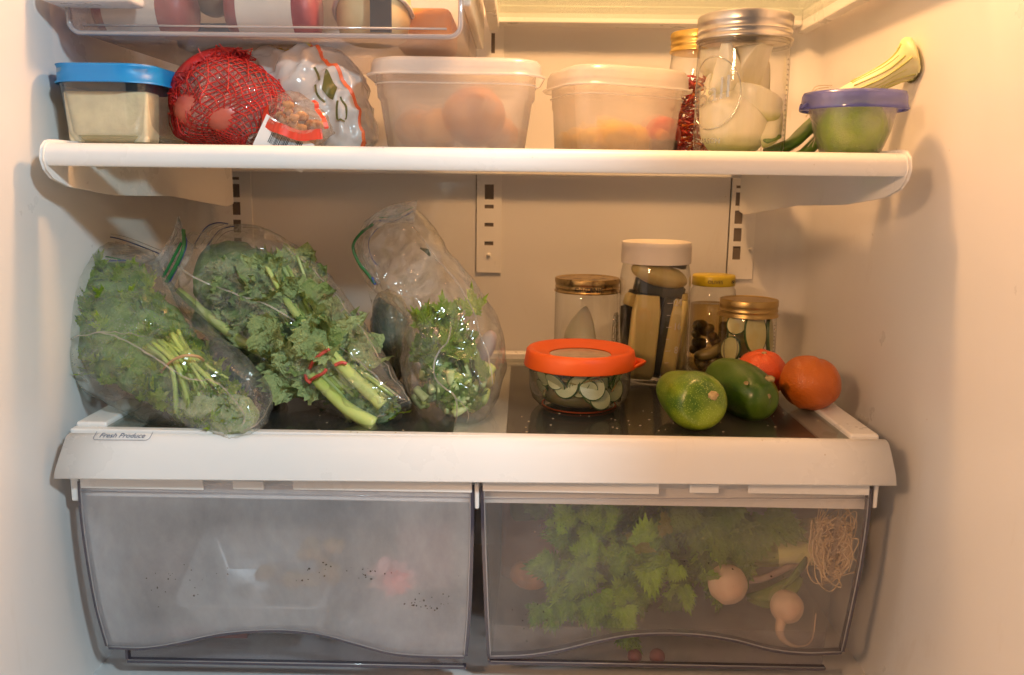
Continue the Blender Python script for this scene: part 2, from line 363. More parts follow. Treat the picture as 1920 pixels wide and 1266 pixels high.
# shelf support rails on the back wall: plates with real slots
def rail(label, px0, px1, py0, py1, slots, knob=None, YR=YB - 0.003, sx=(0, 0)):
    A = P(px0, py1, YR); B = P(px1, py0, YR); r = thing('shelf_rail', label, 'rail', (A.x, YR, A.z), 'slotted shelf rails on the back wall')
    m = MB(); xs0 = P(slots[0][0], slots[0][2], YR).x; xs1 = P(slots[0][1], slots[0][2], YR).x
    x0, x1, z0, z1 = A.x, B.x, A.z, B.z
    zz = sorted([(P(s[0], s[3], YR).z, P(s[0], s[2], YR).z) for s in slots])
    m.box(x0, xs0, YR, YB + .002, z0, z1); m.box(xs1, x1, YR, YB + .002, z0, z1); z = z0
    for a, b in zz: m.box(xs0, xs1, YR, YB + .002, z, a); z = b
    if z < z1: m.box(xs0, xs1, YR, YB + .002, z, z1)
    m.build('rail_plate', M['white'], r)
    for a, b in zz: MB().box(xs0, xs1, YB - 0.0015, YB - 0.0005, a, b).build('slot', M['slot'], r)
    MB().box(x0 - .0012, x0, YR + .003, YB, z0, z1).build('seam', M['slot'], r)
    if knob:
        k = P(*knob, YR - .001); v, f = blob(k, (.0026, .0026, .0026), 8); link('screw_head', v, f, M['white'], r)
    return r
rail('centre slotted rail on the back wall above the flopped herb bag', 893, 942, 240, 511, [(909, 926, 346, 374), (909, 926, 384, 391), (909, 926, 418, 425), (909, 926, 453, 460)], (916, 478))
rail('left slotted rail in the corner behind the kale bag', 403, 466, 240, 560, [(433, 448, a, b) for a, b in ((332, 337), (345, 370), (379, 403), (412, 436), (446, 470))])
rail('right slotted rail above the yellow lidded olive jar', 1363, 1427, 250, 523, [(1381, 1396, a, b) for a, b in ((348, 353), (361, 386), (395, 420), (428, 453), (462, 487))], (1408, 468))
rail('upper centre rail beside the end of the clear deli drawer', 880, 946, -60, 132, [(922, 929, a, b) for a, b in ((-30, 5), (50, 55), (62, 100))])

# ------------------------------------------------------------------ upper shelf
def zp(px, py, Y): return P(px, py, Y).z
YS = 0.70
zt = (zp(400, 269, YS) + zp(1300, 283, YS)) / 2; zb = zt - 0.0185; ZS = zt - 0.002
xa, xb = P(76, 285, YS).x, P(1708, 310, YS).x
sh = thing('fridge_shelf', 'white rimmed glass shelf with rounded front trim in the upper middle', 'shelf', (0, 0.88, zb), 'glass shelves')
prof = [(0.016, 0)] + [(0.0 + .008 - .008 * cos(radians(a)) if False else 0.008 * (1 - sin(radians(a))), 0.0085 + 0.010 * (1 - cos(radians(a))) * 0 + 0.010 * cos(radians(a))) for a in range(0, 91, 10)] + [(0.0005, 0.0035), (0.002, -0.0085)]
prof = [(0.030, 0.0)] + [(0.0105 - 0.0105 * sin(radians(a)), -0.010 + 0.010 * cos(radians(a))) for a in range(0, 91, 9)] + [(0.0, -0.0125), (0.0008, -0.0165), (0.003, -0.0185), (0.030, -0.0185)]
v = []
for x in (xa + .003, xb - .003): v += [Vector((x, YS + a, zt + b)) for a, b in prof]
f = grid_faces(2, len(prof), True); f += [tuple(range(len(prof))), tuple(range(len(prof), 2 * len(prof)))[::-1]]
o = link('front_trim', v, f, M['white'], sh); crease(o, 40)
MB().box(xa + .03, xb - .03, YS + .0302, 1.052, zt - .0075, zt - .002).build('glass_panel', M['shelf_glass'], sh)
MB().box(xa + .02, xb - .02, 1.052, YB - .008, zt - .018, zt + .003).build('rear_trim', M['white'], sh, bevel=.002)
for sgn, x0, x1 in ((1, xa, P(430, 385, 1.045).x), (-1, xb, P(1393, 400, 1.045).x)):
    zr = zp(430, 385, 1.045) if sgn > 0 else zp(1393, 400, 1.045)
    top = [(YS - .001, -.012), (YS + .001, -.004), (YS + .006, .0005), (YS + .012, .0015), (1.05, .0015)]
    bot = [(YS - .001, -.014), (YS + .002, -.021), (YS + .010, -.028), (YS + .03, -.0345), (YS + .10, -.0425), (YS + .2, zr - zt + .014), (1.035, zr - zt), (1.05, zr - zt + .003)]
    poly = top + bot[::-1]; n = len(poly); v = []
    for th in (0, 1):
        for (y, z) in poly:
            k = (y - YS) / (1.05 - YS); x = x0 + (x1 - x0) * k; v.append(Vector((x + sgn * th * .003, y, zt + z)))
    f = [tuple(range(n)), tuple(range(n, 2 * n))[::-1]] + [(i, (i + 1) % n, n + (i + 1) % n, n + i) for i in range(n)]
    o = link('bracket_arm', v, f, M['white'], sh, smooth=False)
    b = o.modifiers.new('b', 'BEVEL'); b.width = .0012; b.segments = 2; b.limit_method = 'ANGLE'
    # inner stiffening ledge of the arm
    MB().box(min(x0, x1) + (.004 if sgn > 0 else -.016), max(x0, x1) + (-.012 if sgn > 0 else -.004), YS + .06, 1.05, zt - .0135, zt - .009).build('ledge', M['white'], sh)

# top glass shelf (only its rear part is in the picture)
zt2 = zp(1150, 36, 1.045)
s2 = thing('fridge_shelf', 'glass shelf at the very top right with greenish rear edge', 'shelf', (0.12, 0.88, zt2), 'glass shelves')
xa2, xb2 = P(926, 40, 1.04).x, P(1505, 45, 1.04).x
MB().box(xa2, xb2, 0.70, 1.04, zt2, zt2 + .005).build('glass_panel', M['shelf_glass'], s2)
MB().box(xa2, xb2, 1.0402, YB - .008, zt2 - .006, zt2 + .014).build('rear_trim', M['white'], s2, bevel=.002)
for x in (xa2 - .006, xb2): MB().box(x, x + .012, 0.70, 1.06, zt2 - .012, zt2 + .02).build('side_trim', M['white'], s2, bevel=.002)
MB().box(xa2 - .022, xa2 - .012, .80, 1.05, zt2 - .035, zt2 + .03).build('hanger', M['white'], s2, bevel=.002)

# ------------------------------------------------------------------ crisper cover
YC = 0.712
zc = zp(890, 819, YC)
cc = thing('crisper_cover', 'white crisper cover with glass panes over dark shade sheets and printed Fresh Produce lip', 'shelf', (-.03, .88, zc - .03))
Lc = [(131, 812), (124, 818), (117, 838), (109, 862), (103, 882), (101, 898)]; Rc = [(1660, 824), (1666, 831), (1671, 848), (1676, 872), (1680, 893), (1681, 911)]; Yc = [YC, YC - .004, YC - .009, YC - .0125, YC - .0145, YC - .0155]
v = []; NU = 24
lipL = [cr([P(a[0], a[1], y) for a, y in zip(Lc, Yc)], i / NU) for i in range(NU + 1)]; lipR = [cr([P(a[0], a[1], y) for a, y in zip(Rc, Yc)], i / NU) for i in range(NU + 1)]
for a, b in zip(lipL, lipR): v += [a.lerp(b, j / 12) for j in range(13)]
o = link('front_lip', v, grid_faces(NU + 1, 13), M['white'], cc); sd = o.modifiers.new('s', 'SOLIDIFY'); sd.thickness = .003; sd.offset = 1
def lip(px, k):   # point on the lip surface, k 0 top .. 1 bottom
    i = k * NU; i0 = int(min(NU - 1, i)); a = lipL[i0].lerp(lipL[i0 + 1], i - i0); b = lipR[i0].lerp(lipR[i0 + 1], i - i0); s_ = (px - 125) / (1665 - 125); return a.lerp(b, s_)
def cx(px): return P(px, 818, YC).x
zL, zR = lipL[0].z, lipR[0].z; zc = (zL + zR) / 2
x_out0, x_in0, x_g0, x_c0, x_c1, x_g1, x_in1, x_out1 = cx(131), cx(190), cx(238), cx(845), cx(948), cx(1556), cx(1603), cx(1660)
mb = MB(); mb.box(x_out0, x_out1, YC + .0005, YC + .010, zc - .012, zc + .0005); mb.build('front_rail', M['white'], cc, bevel=.0015)
for a, b in ((x_out0, x_in0), (x_in1, x_out1)): MB().box(a, b, YC + .0105, 1.062, zc - .012, zc + .004).build('side_rail', M['white'], cc, bevel=.0025)
MB().box(x_in0, x_in1, 1.045, 1.062, zc - .012, zc + .008).build('rear_rail', M['white'], cc, bevel=.0025)
for a, b in ((x_in0, x_g0), (x_g1, x_in1)): MB().box(a + .0002, b, YC + .0105, 1.0445, zc - .010, zc - .0040).build('inner_ledge', M['white'], cc)
MB().box(x_g0, x_g1, 1.030, 1.0445, zc - .0098, zc - .0042).build('inner_ledge', M['white'], cc)
MB().box(x_c0, x_c1, YC + .0105, 1.0295, zc - .0105, zc - .0038).build('centre_ledge', M['white'], cc)
for a, b in ((x_in0 + .0005, (x_c0 + x_c1) / 2 - .0003), ((x_c0 + x_c1) / 2 + .0003, x_in1 - .0005)):
    pass
M['pane'] = clear('crisper_pane', (0.95, 0.96, 0.94), (0.5, 0.52, 0.50), haze=0.05, hcol=(0.55, 0.55, 0.5), hnoise=0.035, refl=0.04, amp=0.32, rough=0.10, hscale=14, bmp=0.05, bscale=70)
M['pane_back'] = solid('shade_backing', (0.155, 0.15, 0.135), 0.4, (0.125, 0.12, 0.11), 10, bmp=.1, bscale=90)
MB().box(x_in0 + .0005, x_in1 - .0005, YC + .0105, 1.0445, zc - .0032, zc + .0004).build('glass_pane', M['pane'], cc)
M['pane2'] = clear('shade_pane', (0.42, 0.42, 0.40), (0.2, 0.2, 0.2), haze=0.5, hcol=(0.17, 0.165, 0.15), hnoise=0.1, refl=0.04, amp=0.3, rough=0.3, hscale=16)
for a, b in ((x_g0, x_c0), (x_c1, x_g1)): MB().box(a + .0004, b - .0004, YC + .0105, 1.0295, zc - .0085, zc - .0055).build('shade_pane', M['pane2'], cc)  # dark sheet stands in for the dim drawers seen through clear glass
# hangers that carry the drawers
for x0, x1, y0, y1 in ((134, 148, 896, 940), (1636, 1649, 908, 954), (889, 899, 905, 955)):
    a, b = P(x0, y1, .716), P(x1, y0, .716); MB().box(a.x, b.x, .716, 1.04, a.z, b.z).build('drawer_hanger', M['white'], cc, bevel=.0015)
a, b = P(150, 920, .726), P(1630, 900, .726); MB().box(a.x, b.x, .724, .728, a.z - .004, zc - .013).build('stop_beam', M['white'], cc)
for x0, x1 in ((150, 380), (436, 494), (549, 885), (905, 1237), (1293, 1349), (1403, 1632)):
    yy = 903 + (x0 - 150) * .0079; a, b = P(x0, yy + 13, .712), P(x1, yy - 3, .712); MB().box(a.x, b.x, .7125, .7145, a.z, b.z).build('drawer_stop', M['white'], cc, bevel=.0008)
# printed label
lc = lip(232, .17); ld = (lip(232, .30) - lip(232, .06)).normalized(); lr = (lip(300, .2) - lip(200, .2)).normalized(); ln = lr.cross(-ld); ln = ln if ln.y < 0 else -ln
Mt = Matrix.Translation(lc + ln * .0006 + ld * .0002) @ Matrix(((lr.x, -ld.x, ln.x), (lr.y, -ld.y, ln.y), (lr.z, -ld.z, ln.z))).to_4x4()
shear = Matrix(((1, .18, 0, 0), (0, 1, 0, 0), (0, 0, 1, 0), (0, 0, 0, 1)))
vs, fs = text('t', 'Fresh Produce', .0074, Mt @ shear, M['ink'], cc, .00005)
cen = sum(vs, Vector()) / len(vs); wpx = max((q - cen).dot(lr) for q in vs) - min((q - cen).dot(lr) for q in vs)
k = (P(275, 828, .708) - P(190, 828, .708)).length / wpx
vs = [cen + (q - cen) * k for q in vs]
link('printed_words', vs, fs, M['ink'], cc, smooth=False)
hw = .0245
pill = [(-hw, .004)] + [(-hw + .003 - .003 * cos(radians(a)), -.0045 + .003 - .003 * sin(radians(a))) for a in range(0, 91, 15)] + [(hw - .003 + .003 * sin(radians(a)), -.0045 + .003 - .003 * cos(radians(a))) for a in range(0, 91, 15)] + [(hw, .004)]
v, f = tube([Mt @ Vector((a, b, 0)) for a, b in pill], .00022, 4); link('printed_outline', v, f, M['ink'], cc)

# ------------------------------------------------------------------ crisper drawers
M['drawer'] = frosted('frosted_drawer', (0.93, 0.92, 0.94), blur=0.08, haze=0.38, clearf=0.82, hnoise=0.10, hscale=12, tl=.35, hst=(1, 1, .6), rough=0.22, refl=0.05, ior=1.12)
M['drawer2'] = frosted('frosted_drawer_wet', (0.90, 0.87, 0.85), blur=0.08, haze=0.12, clearf=0.86, hnoise=0.06, tl=.35, hscale=12, rough=0.2, refl=0.05, ior=1.10)
M['drawer_box'] = clear('drawer_box', (0.92, 0.90, 0.92), (0.6, 0.58, 0.62), haze=0.12, hcol=(0.7, 0.68, 0.68), hnoise=0.06, refl=0.06, amp=0.4, rough=.12)
M['edge'] = clear('drawer_edge', (0.30, 0.27, 0.33), (0.12, 0.10, 0.15), haze=0.55, hcol=(0.20, 0.18, 0.24), refl=0.10, amp=0.5, rough=.1)
M['edge_light'] = clear('drawer_rim', (0.8, 0.8, 0.85), (0.5, 0.5, 0.55), haze=0.55, hcol=(0.75, 0.73, 0.75), refl=0.12, amp=0.5, rough=.1)
YD = .7155
def dY(t): return YD - .004 * sin(pi * t) + .016 * t * t
def drawer(label, left, right, wave, boxpx, mat, name='crisper_bin'):
    """left/right: outline px from top to bottom; wave: bottom edge px"""
    o0 = P(left[0][0], left[0][1], YD); d = thing(name, label, 'drawer', (o0.x, YD, ZB + .02), 'pair of crisper drawers')
    NX, NZ = 40, 26; v = []
    top = lambda s_: (left[0][0] * (1 - s_) + right[0][0] * s_, left[0][1] * (1 - s_) + right[0][1] * s_)
    for i in range(NZ + 1):
        t = i / NZ; l_ = cr([tuple(q) for q in left], t); r_ = cr([tuple(q) for q in right], t)
        for j in range(NX + 1):
            s_ = j / NX; wv = cr([tuple(q) for q in wave], s_)
            lin = l_[1] * (1 - s_) + r_[1] * s_; bl = left[-1][1] * (1 - s_) + right[-1][1] * s_
            y = lin + (wv[1] - bl) * t; x = l_[0] * (1 - s_) + r_[0] * s_
            v.append(P(x, y, dY(t)))
    o = link('front_panel', v, grid_faces(NZ + 1, NX + 1), mat, d)
    ev = lambda i, j: v[i * (NX + 1) + j]
    off = Vector((0, .0015, 0))
    for nm, line in (('side_edge', [ev(i, 0) + off for i in range(NZ + 1)]), ('side_edge', [ev(i, NX) + off for i in range(NZ + 1)]), ('wavy_edge', [ev(NZ, j) + off for j in range(NX + 1)])):
        vv = []
        wd = .0030
        out = Vector((-1, 0, 0)) if line[0].x < (ev(0, 0).x + ev(0, NX).x) / 2 and nm == 'side_edge' else (Vector((1, 0, 0)) if nm == 'side_edge' else Vector((0, 0, -1)))
        for q in line: vv += [q + Vector((0, -.002, 0)), q + out * wd + Vector((0, -.0015, 0)), q + out * wd + Vector((0, .006, 0)), q + Vector((0, .006, 0))]
        n = len(line); ff = [(4 * i + k, 4 * i + (k + 1) % 4, 4 * i + 4 + (k + 1) % 4, 4 * i + 4 + k) for i in range(n - 1) for k in range(4)] + [(0, 1, 2, 3), (4 * n - 1, 4 * n - 2, 4 * n - 3, 4 * n - 4)]
        eo = link(nm, vv, ff, M['edge'], d, smooth=False)
        vv, ff = tube([q + Vector((0, -.0022, 0)) - out * .0004 for q in line], .0007, 5); link('rim', vv, ff, M['edge_light'], eo)
    vv, ff = tube([P(top(s_)[0], top(s_)[1] + 18, YD - .0025) for s_ in (0.0, .5, 1.0)], .0006, 5); link('rim', vv, ff, M['edge_light'], d)
    # the box behind the panel
    (x0, y0), (x1, y1) = boxpx; A, B = P(x0, y0, YD + .026), P(x1, y1, YD + .026); zb_ = (A.z + B.z) / 2; zt_ = zc - .03
    ya, yb = YD + .026, 1.03
    mk = lambda n_, pts: link(n_, [Vector(q) for q in pts], [(0, 1, 2, 3)], M['drawer_box'], d, smooth=False)
    mk('side_wall', [(A.x - .008, ya, zt_), (A.x, ya, zb_), (A.x + .005, yb, zb_), (A.x - .004, yb, zt_)]); mk('side_wall', [(B.x + .008, ya, zt_), (B.x, ya, zb_), (B.x - .005, yb, zb_), (B.x + .004, yb, zt_)])
    mk('back_wall', [(A.x - .004, yb, zt_), (A.x + .005, yb, zb_), (B.x - .005, yb, zb_), (B.x + .004, yb, zt_)]); mk('bottom', [(A.x, ya, zb_), (B.x, ya, zb_), (B.x - .005, yb, zb_), (A.x + .005, yb, zb_)])
    link('box_front', [(A.x, ya, zb_), (B.x, ya, zb_), (B.x, ya, zb_ + .035), (A.x, ya, zb_ + .035)], [(0, 1, 2, 3)], M['drawer_box'], d, smooth=False)
    bo = MB().box(A.x - .003, B.x + .003, ya - .003, ya + .004, zb_ - .0035, zb_ - .0003).build('bottom_edge', M['edge'], d, bevel=.0008)
    vv, ff = tube([(A.x - .001, ya - .0035, zb_ + .0005), (B.x + .001, ya - .0035, zb_ + .0005)], .0007, 5); link('rim', vv, ff, M['edge_light'], bo)
    s_ = A.x - .0015
    MB().box(s_ - .0025, s_, ya - .003, ya + .003, zb_, zb_ + .012).build('corner_edge', M['edge'], d)
    return d, zb_
dl_, zdl = drawer('fogged left crisper drawer with wavy lower edge under the Fresh Produce print', [(151, 903), (156, 975), (168, 1060), (183, 1140), (203, 1212)], [(882, 915), (882, 1000), (880, 1080), (877, 1160), (871, 1238)],
    [(203, 1212), (265, 1214), (330, 1204), (400, 1189), (470, 1182), (545, 1181), (610, 1189), (680, 1207), (750, 1224), (810, 1229), (871, 1230)], ((246, 1234), (868, 1247)), M['drawer'])
dr_, zdr = drawer('clearer right crisper drawer showing celery leaves and turnips', [(907, 917), (909, 1000), (912, 1080), (915, 1160), (919, 1230)], [(1630, 916), (1625, 975), (1612, 1060), (1596, 1140), (1578, 1222)],
    [(919, 1230), (985, 1228), (1050, 1218), (1110, 1202), (1170, 1190), (1225, 1187), (1290, 1190), (1360, 1200), (1440, 1217), (1510, 1224), (1578, 1222)], ((922, 1246), (1542, 1240)), M['drawer2'])

# ------------------------------------------------------------------ hanging deli drawer, top left
M['deli'] = clear('deli_plastic', (0.95, 0.93, 0.93), (0.6, 0.55, 0.6), haze=0.10, hcol=(0.8, 0.75, 0.75), hnoise=0.05, refl=0.07, amp=0.5, rough=.1)
M['deli_bottom'] = frosted('deli_frosted', (0.85, 0.78, 0.78), blur=.2, haze=.30, clearf=.5, hnoise=.08, ior=1.1)
YDL = .765
dd = thing('deli_bin', 'clear deli drawer hanging at top left with wrapped meats inside', 'drawer', tuple(P(500, 66, YDL)))
A, B = P(127, 0, YDL), P(864, 0, YDL); zb_ = (P(160, 63, YDL).z + P(830, 69, YDL).z) / 2; zt_ = zb_ + .10; r_ = .010
out = [(A.x, zt_)] + [(A.x + r_ - r_ * cos(radians(a)), zb_ + r_ - r_ * sin(radians(a))) for a in range(0, 91, 15)] + [(B.x - r_ + r_ * sin(radians(a)), zb_ + r_ - r_ * cos(radians(a))) for a in range(0, 91, 15)] + [(B.x, zt_)]
link('front_panel', [Vector((x, YDL, z)) for x, z in out], [tuple(range(len(out)))], M['deli'], dd, smooth=False)
v = [Vector((x, YDL, z)) for x, z in out] + [Vector((x * .985 - .002, 1.03, z)) for x, z in out]
link('box_shell', v, grid_faces(2, len(out)), M['deli_bottom'], dd)
v, f = tube([Vector((x, YDL - .001, z)) for x, z in out], .0022, 6); link('front_edge', v, f, M['edge_light'], dd)
v, f = tube([Vector((A.x + .012, YDL - .0012, zb_ + .0065)), Vector((B.x - .012, YDL - .0012, zb_ + .0065))], .001, 6); link('base_line', v, f, M['edge_light'], dd)
# white rail in front of the drawer top
a, b = P(78, 5, .74), P(245, 5, .74)
tg = thing('shelf_tray', 'white tray corner at the top left above the deli drawer, with an added unseen deck shading the bulb', 'tray', (a.x, .74, a.z))
MB().box(a.x, b.x, .735, .77, zp(160, 4, .74), zp(160, -30, .74)).build('front_corner', M['white'], tg, bevel=.004)
MB().box(XL + .012, P(690, 0, YDL).x, .7702, 1.05, zt_ + .004, zt_ + .016).build('bulb_shade_deck', M['white'], tg, bevel=.003)  # unseen deck added to keep the bulb off the left side

# ================================================================== THINGS ON THE UPPER SHELF
def citrus_mat(name, a, b, sc=700): return solid(name, a, 0.38, b, 22, bmp=0.5, bscale=sc, bdist=0.0008, vor=True, sss=0.1)
M['tofu'] = solid('tofu', (0.92, 0.78, 0.52), 0.6, (0.76, 0.63, 0.42), 60, bmp=.5, bscale=420, bdist=.0008, sss=.2)
M['brine'] = clear('brine', (0.95, 0.9, 0.75), (0.7, 0.65, 0.5), haze=.35, hcol=(.8, .72, .5), refl=.06)
M['glass'] = clear('jar_glass', (0.97, 0.97, 0.96), (0.42, 0.40, 0.36), haze=0.015, refl=0.045, amp=.75, rough=.03, bmp=.22, bscale=70, bdist=.002, ramp_pow=3.5, epow=4)
M['glass_smooth'] = clear('clear_glass', (0.96, 0.97, 0.96), (0.38, 0.37, 0.34), haze=0.02, refl=0.05, amp=.75, rough=.03, bmp=.06, bscale=40, epow=4)
M['blue_lid'] = solid('blue_rubber', (0.0, 0.21, 0.56), .42, (0.0, 0.19, 0.52), 20, bmp=.05, bscale=300)
M['frost'] = frosted('frosted_container', (0.985, 0.97, 0.95), blur=.22, haze=.20, clearf=.55, hnoise=.06, hscale=30, ior=1.25)
M['frost_lid'] = frosted('frosted_lid', (0.99, 0.98, 0.97), blur=.4, haze=.50, clearf=.75, hnoise=.04, hscale=30, ior=1.2)
M['onion_skin'] = solid('onion_skin', (0.66, 0.27, 0.05), .35, (0.36, 0.13, 0.035), 14, bmp=.25, bscale=60, stretch=(1, 1, .15), coat=.2)
M['potato'] = solid('potato_skin', (0.70, 0.36, 0.12), .6, (0.55, 0.26, .08), 30, bmp=.3, bscale=120)

def mrot(c, deg=0, tilt=(0, 0)): return Matrix.Translation(c) @ Matrix.Rotation(radians(deg), 4, 'Z') @ Matrix.Rotation(radians(tilt[0]), 4, 'X') @ Matrix.Rotation(radians(tilt[1]), 4, 'Y')
def solidify(o, th): s_ = o.modifiers.new('s', 'SOLIDIFY'); s_.thickness = th; s_.offset = -1; return o

# --- glass box with blue lid and tofu
Yb = .735
a = P(100, 150, Yb); b = P(268, 150, Yb); ztop = zp(190, 117, Yb); hx = (b.x - a.x) / 2 + .004; hy = .060
cc_ = Vector(((a.x + b.x) / 2 - .0005, Yb + hy, ZS)); mt = mrot(cc_, -1.0); H = ztop - ZS - .004
g = thing('glass_box', 'rectangular glass food box with bright blue lid at the left end of the shelf', 'food container', tuple(cc_))
v, f = rloft([(.001, hx - .014, hy - .014, .014), (.003, hx - .009, hy - .009, .016), (.012, hx - .005, hy - .005, .018), (H - .012, hx - .001, hy - .001, .02), (H, hx, hy, .02)], mt)
solidify(link('body', v, f, M['glass_smooth'], g), .003)
v, f = rloft([(H - .012, hx + .0045, hy + .0045, .032), (H - .0105, hx + .0045, hy + .0045, .032), (H - .010, hx + .0032, hy + .0032, .031), (H + .001, hx + .0028, hy + .0028, .031), (H + .0035, hx + .001, hy + .001, .021), (H + .004, hx - .003, hy - .003, .018)], mt, cap0=False, cap1=True)
link('lid', v, f, M['blue_lid'], g)
v, f = rloft([(.0035, hx - .013, hy - .013, .012), (.010, hx - .010, hy - .010, .014)], mt, cap1=True); tag(link('brine_puddle', v, f, M['brine'], at=cc_), 'shallow cloudy liquid under the tofu block', 'liquid')
t0 = P(123, 255, Yb + .013); t1 = P(288, 170, Yb + .013)
mb = MB(); nx, nz, ny = 18, 9, 8; x0, x1, z0, z1, y0, y1 = t0.x, t1.x - .006, ZS + .0045, zp(200, 171, Yb + .013), Yb + .013, Yb + .040
v, f = rloft([(z0, (x1 - x0) / 2 - .003, (y1 - y0) / 2, .003), (z0 + .003, (x1 - x0) / 2 - .002, (y1 - y0) / 2, .003), (z0 * .5 + z1 * .5, (x1 - x0) / 2 - .001, (y1 - y0) / 2, .003), (z1 - .0015, (x1 - x0) / 2, (y1 - y0) / 2, .0025), (z1, (x1 - x0) / 2 - .001, (y1 - y0) / 2 - .001, .002)], Matrix.Translation(((x0 + x1) / 2, (y0 + y1) / 2, 0)), cap1=True)
o = link('tofu_block', v, f, M['tofu'], at=((x0 + x1) / 2, (y0 + y1) / 2, z0), smooth=False); tag(o, 'cream coloured tofu block inside the blue lidded glass box', 'tofu')
o.modifiers.new('b', 'BEVEL').width = .0006

# --- frosted containers
def frost_box(label, c, hx, hy, H, deg, r=.022, taper=.008, tab=None, lidh=.009, tilt=(0, 0)):
    mt = mrot(c, deg, tilt); g = thing('plastic_container', label, 'food container', tuple(c), 'frosted plastic containers')
    v, f = rloft([(.001, hx - taper - .004, hy - taper - .004, r * .7), (.004, hx - taper, hy - taper, r * .8), (H * .62, hx - taper * .35, hy - taper * .35, r), (H * .66, hx - .001, hy - .001, r), (H - .002, hx, hy, r), (H, hx + .002, hy + .002, r)], mt)
    solidify(link('body', v, f, M['frost'], g), .0012)
    v, f = rloft([(H - .006, hx + .0075, hy + .0075, r + .006), (H - .005, hx + .0068, hy + .0068, r + .006), (H - .0035, hx + .0045, hy + .0045, r + .004), (H + lidh * .45, hx + .004, hy + .004, r + .004), (H + lidh * .85, hx + .0015, hy + .0015, r + .002), (H + lidh, hx - .004, hy - .004, r)], mt, cap0=False, cap1=True)
    lid = solidify(link('lid', v, f, M['frost_lid'], g), .0014)
    v, f = tube([mt @ Vector((x, y, H - .0055)) for x, y in rrect(hx + .0072, hy + .0072, r + .006, 6)] + [mt @ Vector((*rrect(hx + .0072, hy + .0072, r + .006, 6)[0], H - .0055))], .0009, 5); link('lid_rim', v, f, M['frost_lid'], lid)
    v, f = tube([mt @ Vector((x, y, H - .013)) for x, y in rrect(hx + .0005, hy + .0005, r, 6)] + [mt @ Vector((*rrect(hx + .0005, hy + .0005, r, 6)[0], H - .013))], .0006, 5); link('bead', v, f, M['frost_lid'], g)
    return g, mt
Y1 = .745; a = P(690, 120, Y1); b = P(1006, 130, Y1); zt1 = zp(850, 101, Y1)
hx1 = (b.x - a.x) / 2 - .001; c1 = Vector(((a.x + b.x) / 2, Y1 + .058, ZS)); fc1, m1 = frost_box('large frosted container with an onion behind its foggy side', c1, hx1, .052, zt1 - ZS - .010, 2.5, taper=.009)
Y2 = .752; a = P(1035, 150, Y2); b = P(1290, 150, Y2); zt2_ = zp(1170, 116, Y2)
hx2 = .0535; c2 = Vector(((a.x + b.x) / 2 + .002, Y2 + .060, ZS)); fc2, m2 = frost_box('second frosted container turned at an angle with yellow and red food inside', c2, hx2, .047, zt2_ - ZS - .013, 17, r=.024, taper=.005, lidh=.012, tilt=(0, 1.2))
def onion_fn(d):
    k = 1 + .30 * max(0, d.z - .86) / .14; return Vector((d.x, d.y, d.z * k))
def bigonion(name, label, c, r, rot, m=None):
    v, f = blob(c, r, 22, rot, .05, 40, 3, onion_fn); o = link(name, v, f, m or M['onion_skin'], at=c); return o
c = P(888, 218, .794); c.z = ZS + .033
o = bigonion('onion', '', c, (.029, .026, .027), Euler((radians(70), 0, radians(20))).to_matrix()); tag(o, 'brown onion pressed against the foggy front of the large frosted container', 'onion')
for i, (px, py, Yy, r, m_, lab, nm, ct) in enumerate([(782, 235, .812, (.020, .020, .018), 'potato', 'tan potato in the left corner of the large frosted container', 'potato', 'potato'), (822, 240, .800, (.022, .02, .018), 'potato', 'small tan potato left of the onion in the frosted container', 'potato', 'potato'), (935, 245, .825, (.018, .018, .016), 'potato', 'pale potato behind the onion in the frosted container', 'potato', 'potato')]):
    c = P(px, py, Yy); c.z = ZS + .004 + r[2]; v, f = blob(c, r, 14, None, .12, 30, i); tag(link(nm, v, f, M[m_], at=c), lab, ct, 'potatoes in the frosted container')
M['squash'] = solid('yellow_squash', (0.85, 0.60, 0.06), .5, (0.75, .42, .05), 20)
M['tomato'] = solid('tomato', (0.62, 0.035, 0.02), .3, (0.45, .03, .02), 12)
M['darkveg'] = solid('dark_aubergine', (0.05, .015, .02), .3)
M['carrot'] = solid('carrot', (0.75, .22, .03), .5)
c = P(1243, 238, .812); c.z = ZS + .020; v, f = blob(c, (.017, .016, .017), 14); tag(link('tomato', v, f, M['tomato'], at=c), 'red tomato at the right end of the second frosted container', 'tomato')
c = P(1243, 262, .800); c.z = ZS + .010; v, f = tube([c + Vector((-.012, 0, -.001)), c, c + Vector((.012, .002, -.001))], [.006, .0075, .006], 10); tag(link('aubergine_piece', v, f, M['darkveg'], at=c), 'dark purple piece lying under the tomato', 'vegetable')
c = P(1241, 246, .794); c.z = ZS + .019; v, f = blob(c, (.006, .005, .005), 8); tag(link('carrot_piece', v, f, M['carrot'], at=c), 'orange carrot end in front of the tomato', 'vegetable')
for i, (px, dy, s_) in enumerate(((1085, .825, .014), (1120, .81, .014), (1160, .81, .017), (1195, .815, .015), (1150, .84, .020))):
    c = P(px, 250, dy); c.z = ZS + .003 + s_ * .8; v, f = blob(c, (s_ * 1.1, s_, s_ * .8), 10, None, .35, 50, i); tag(link('squash_piece', v, f, M['squash'], at=c), 'yellow squash chunk in the second frosted container', 'vegetable', 'yellow squash chunks')

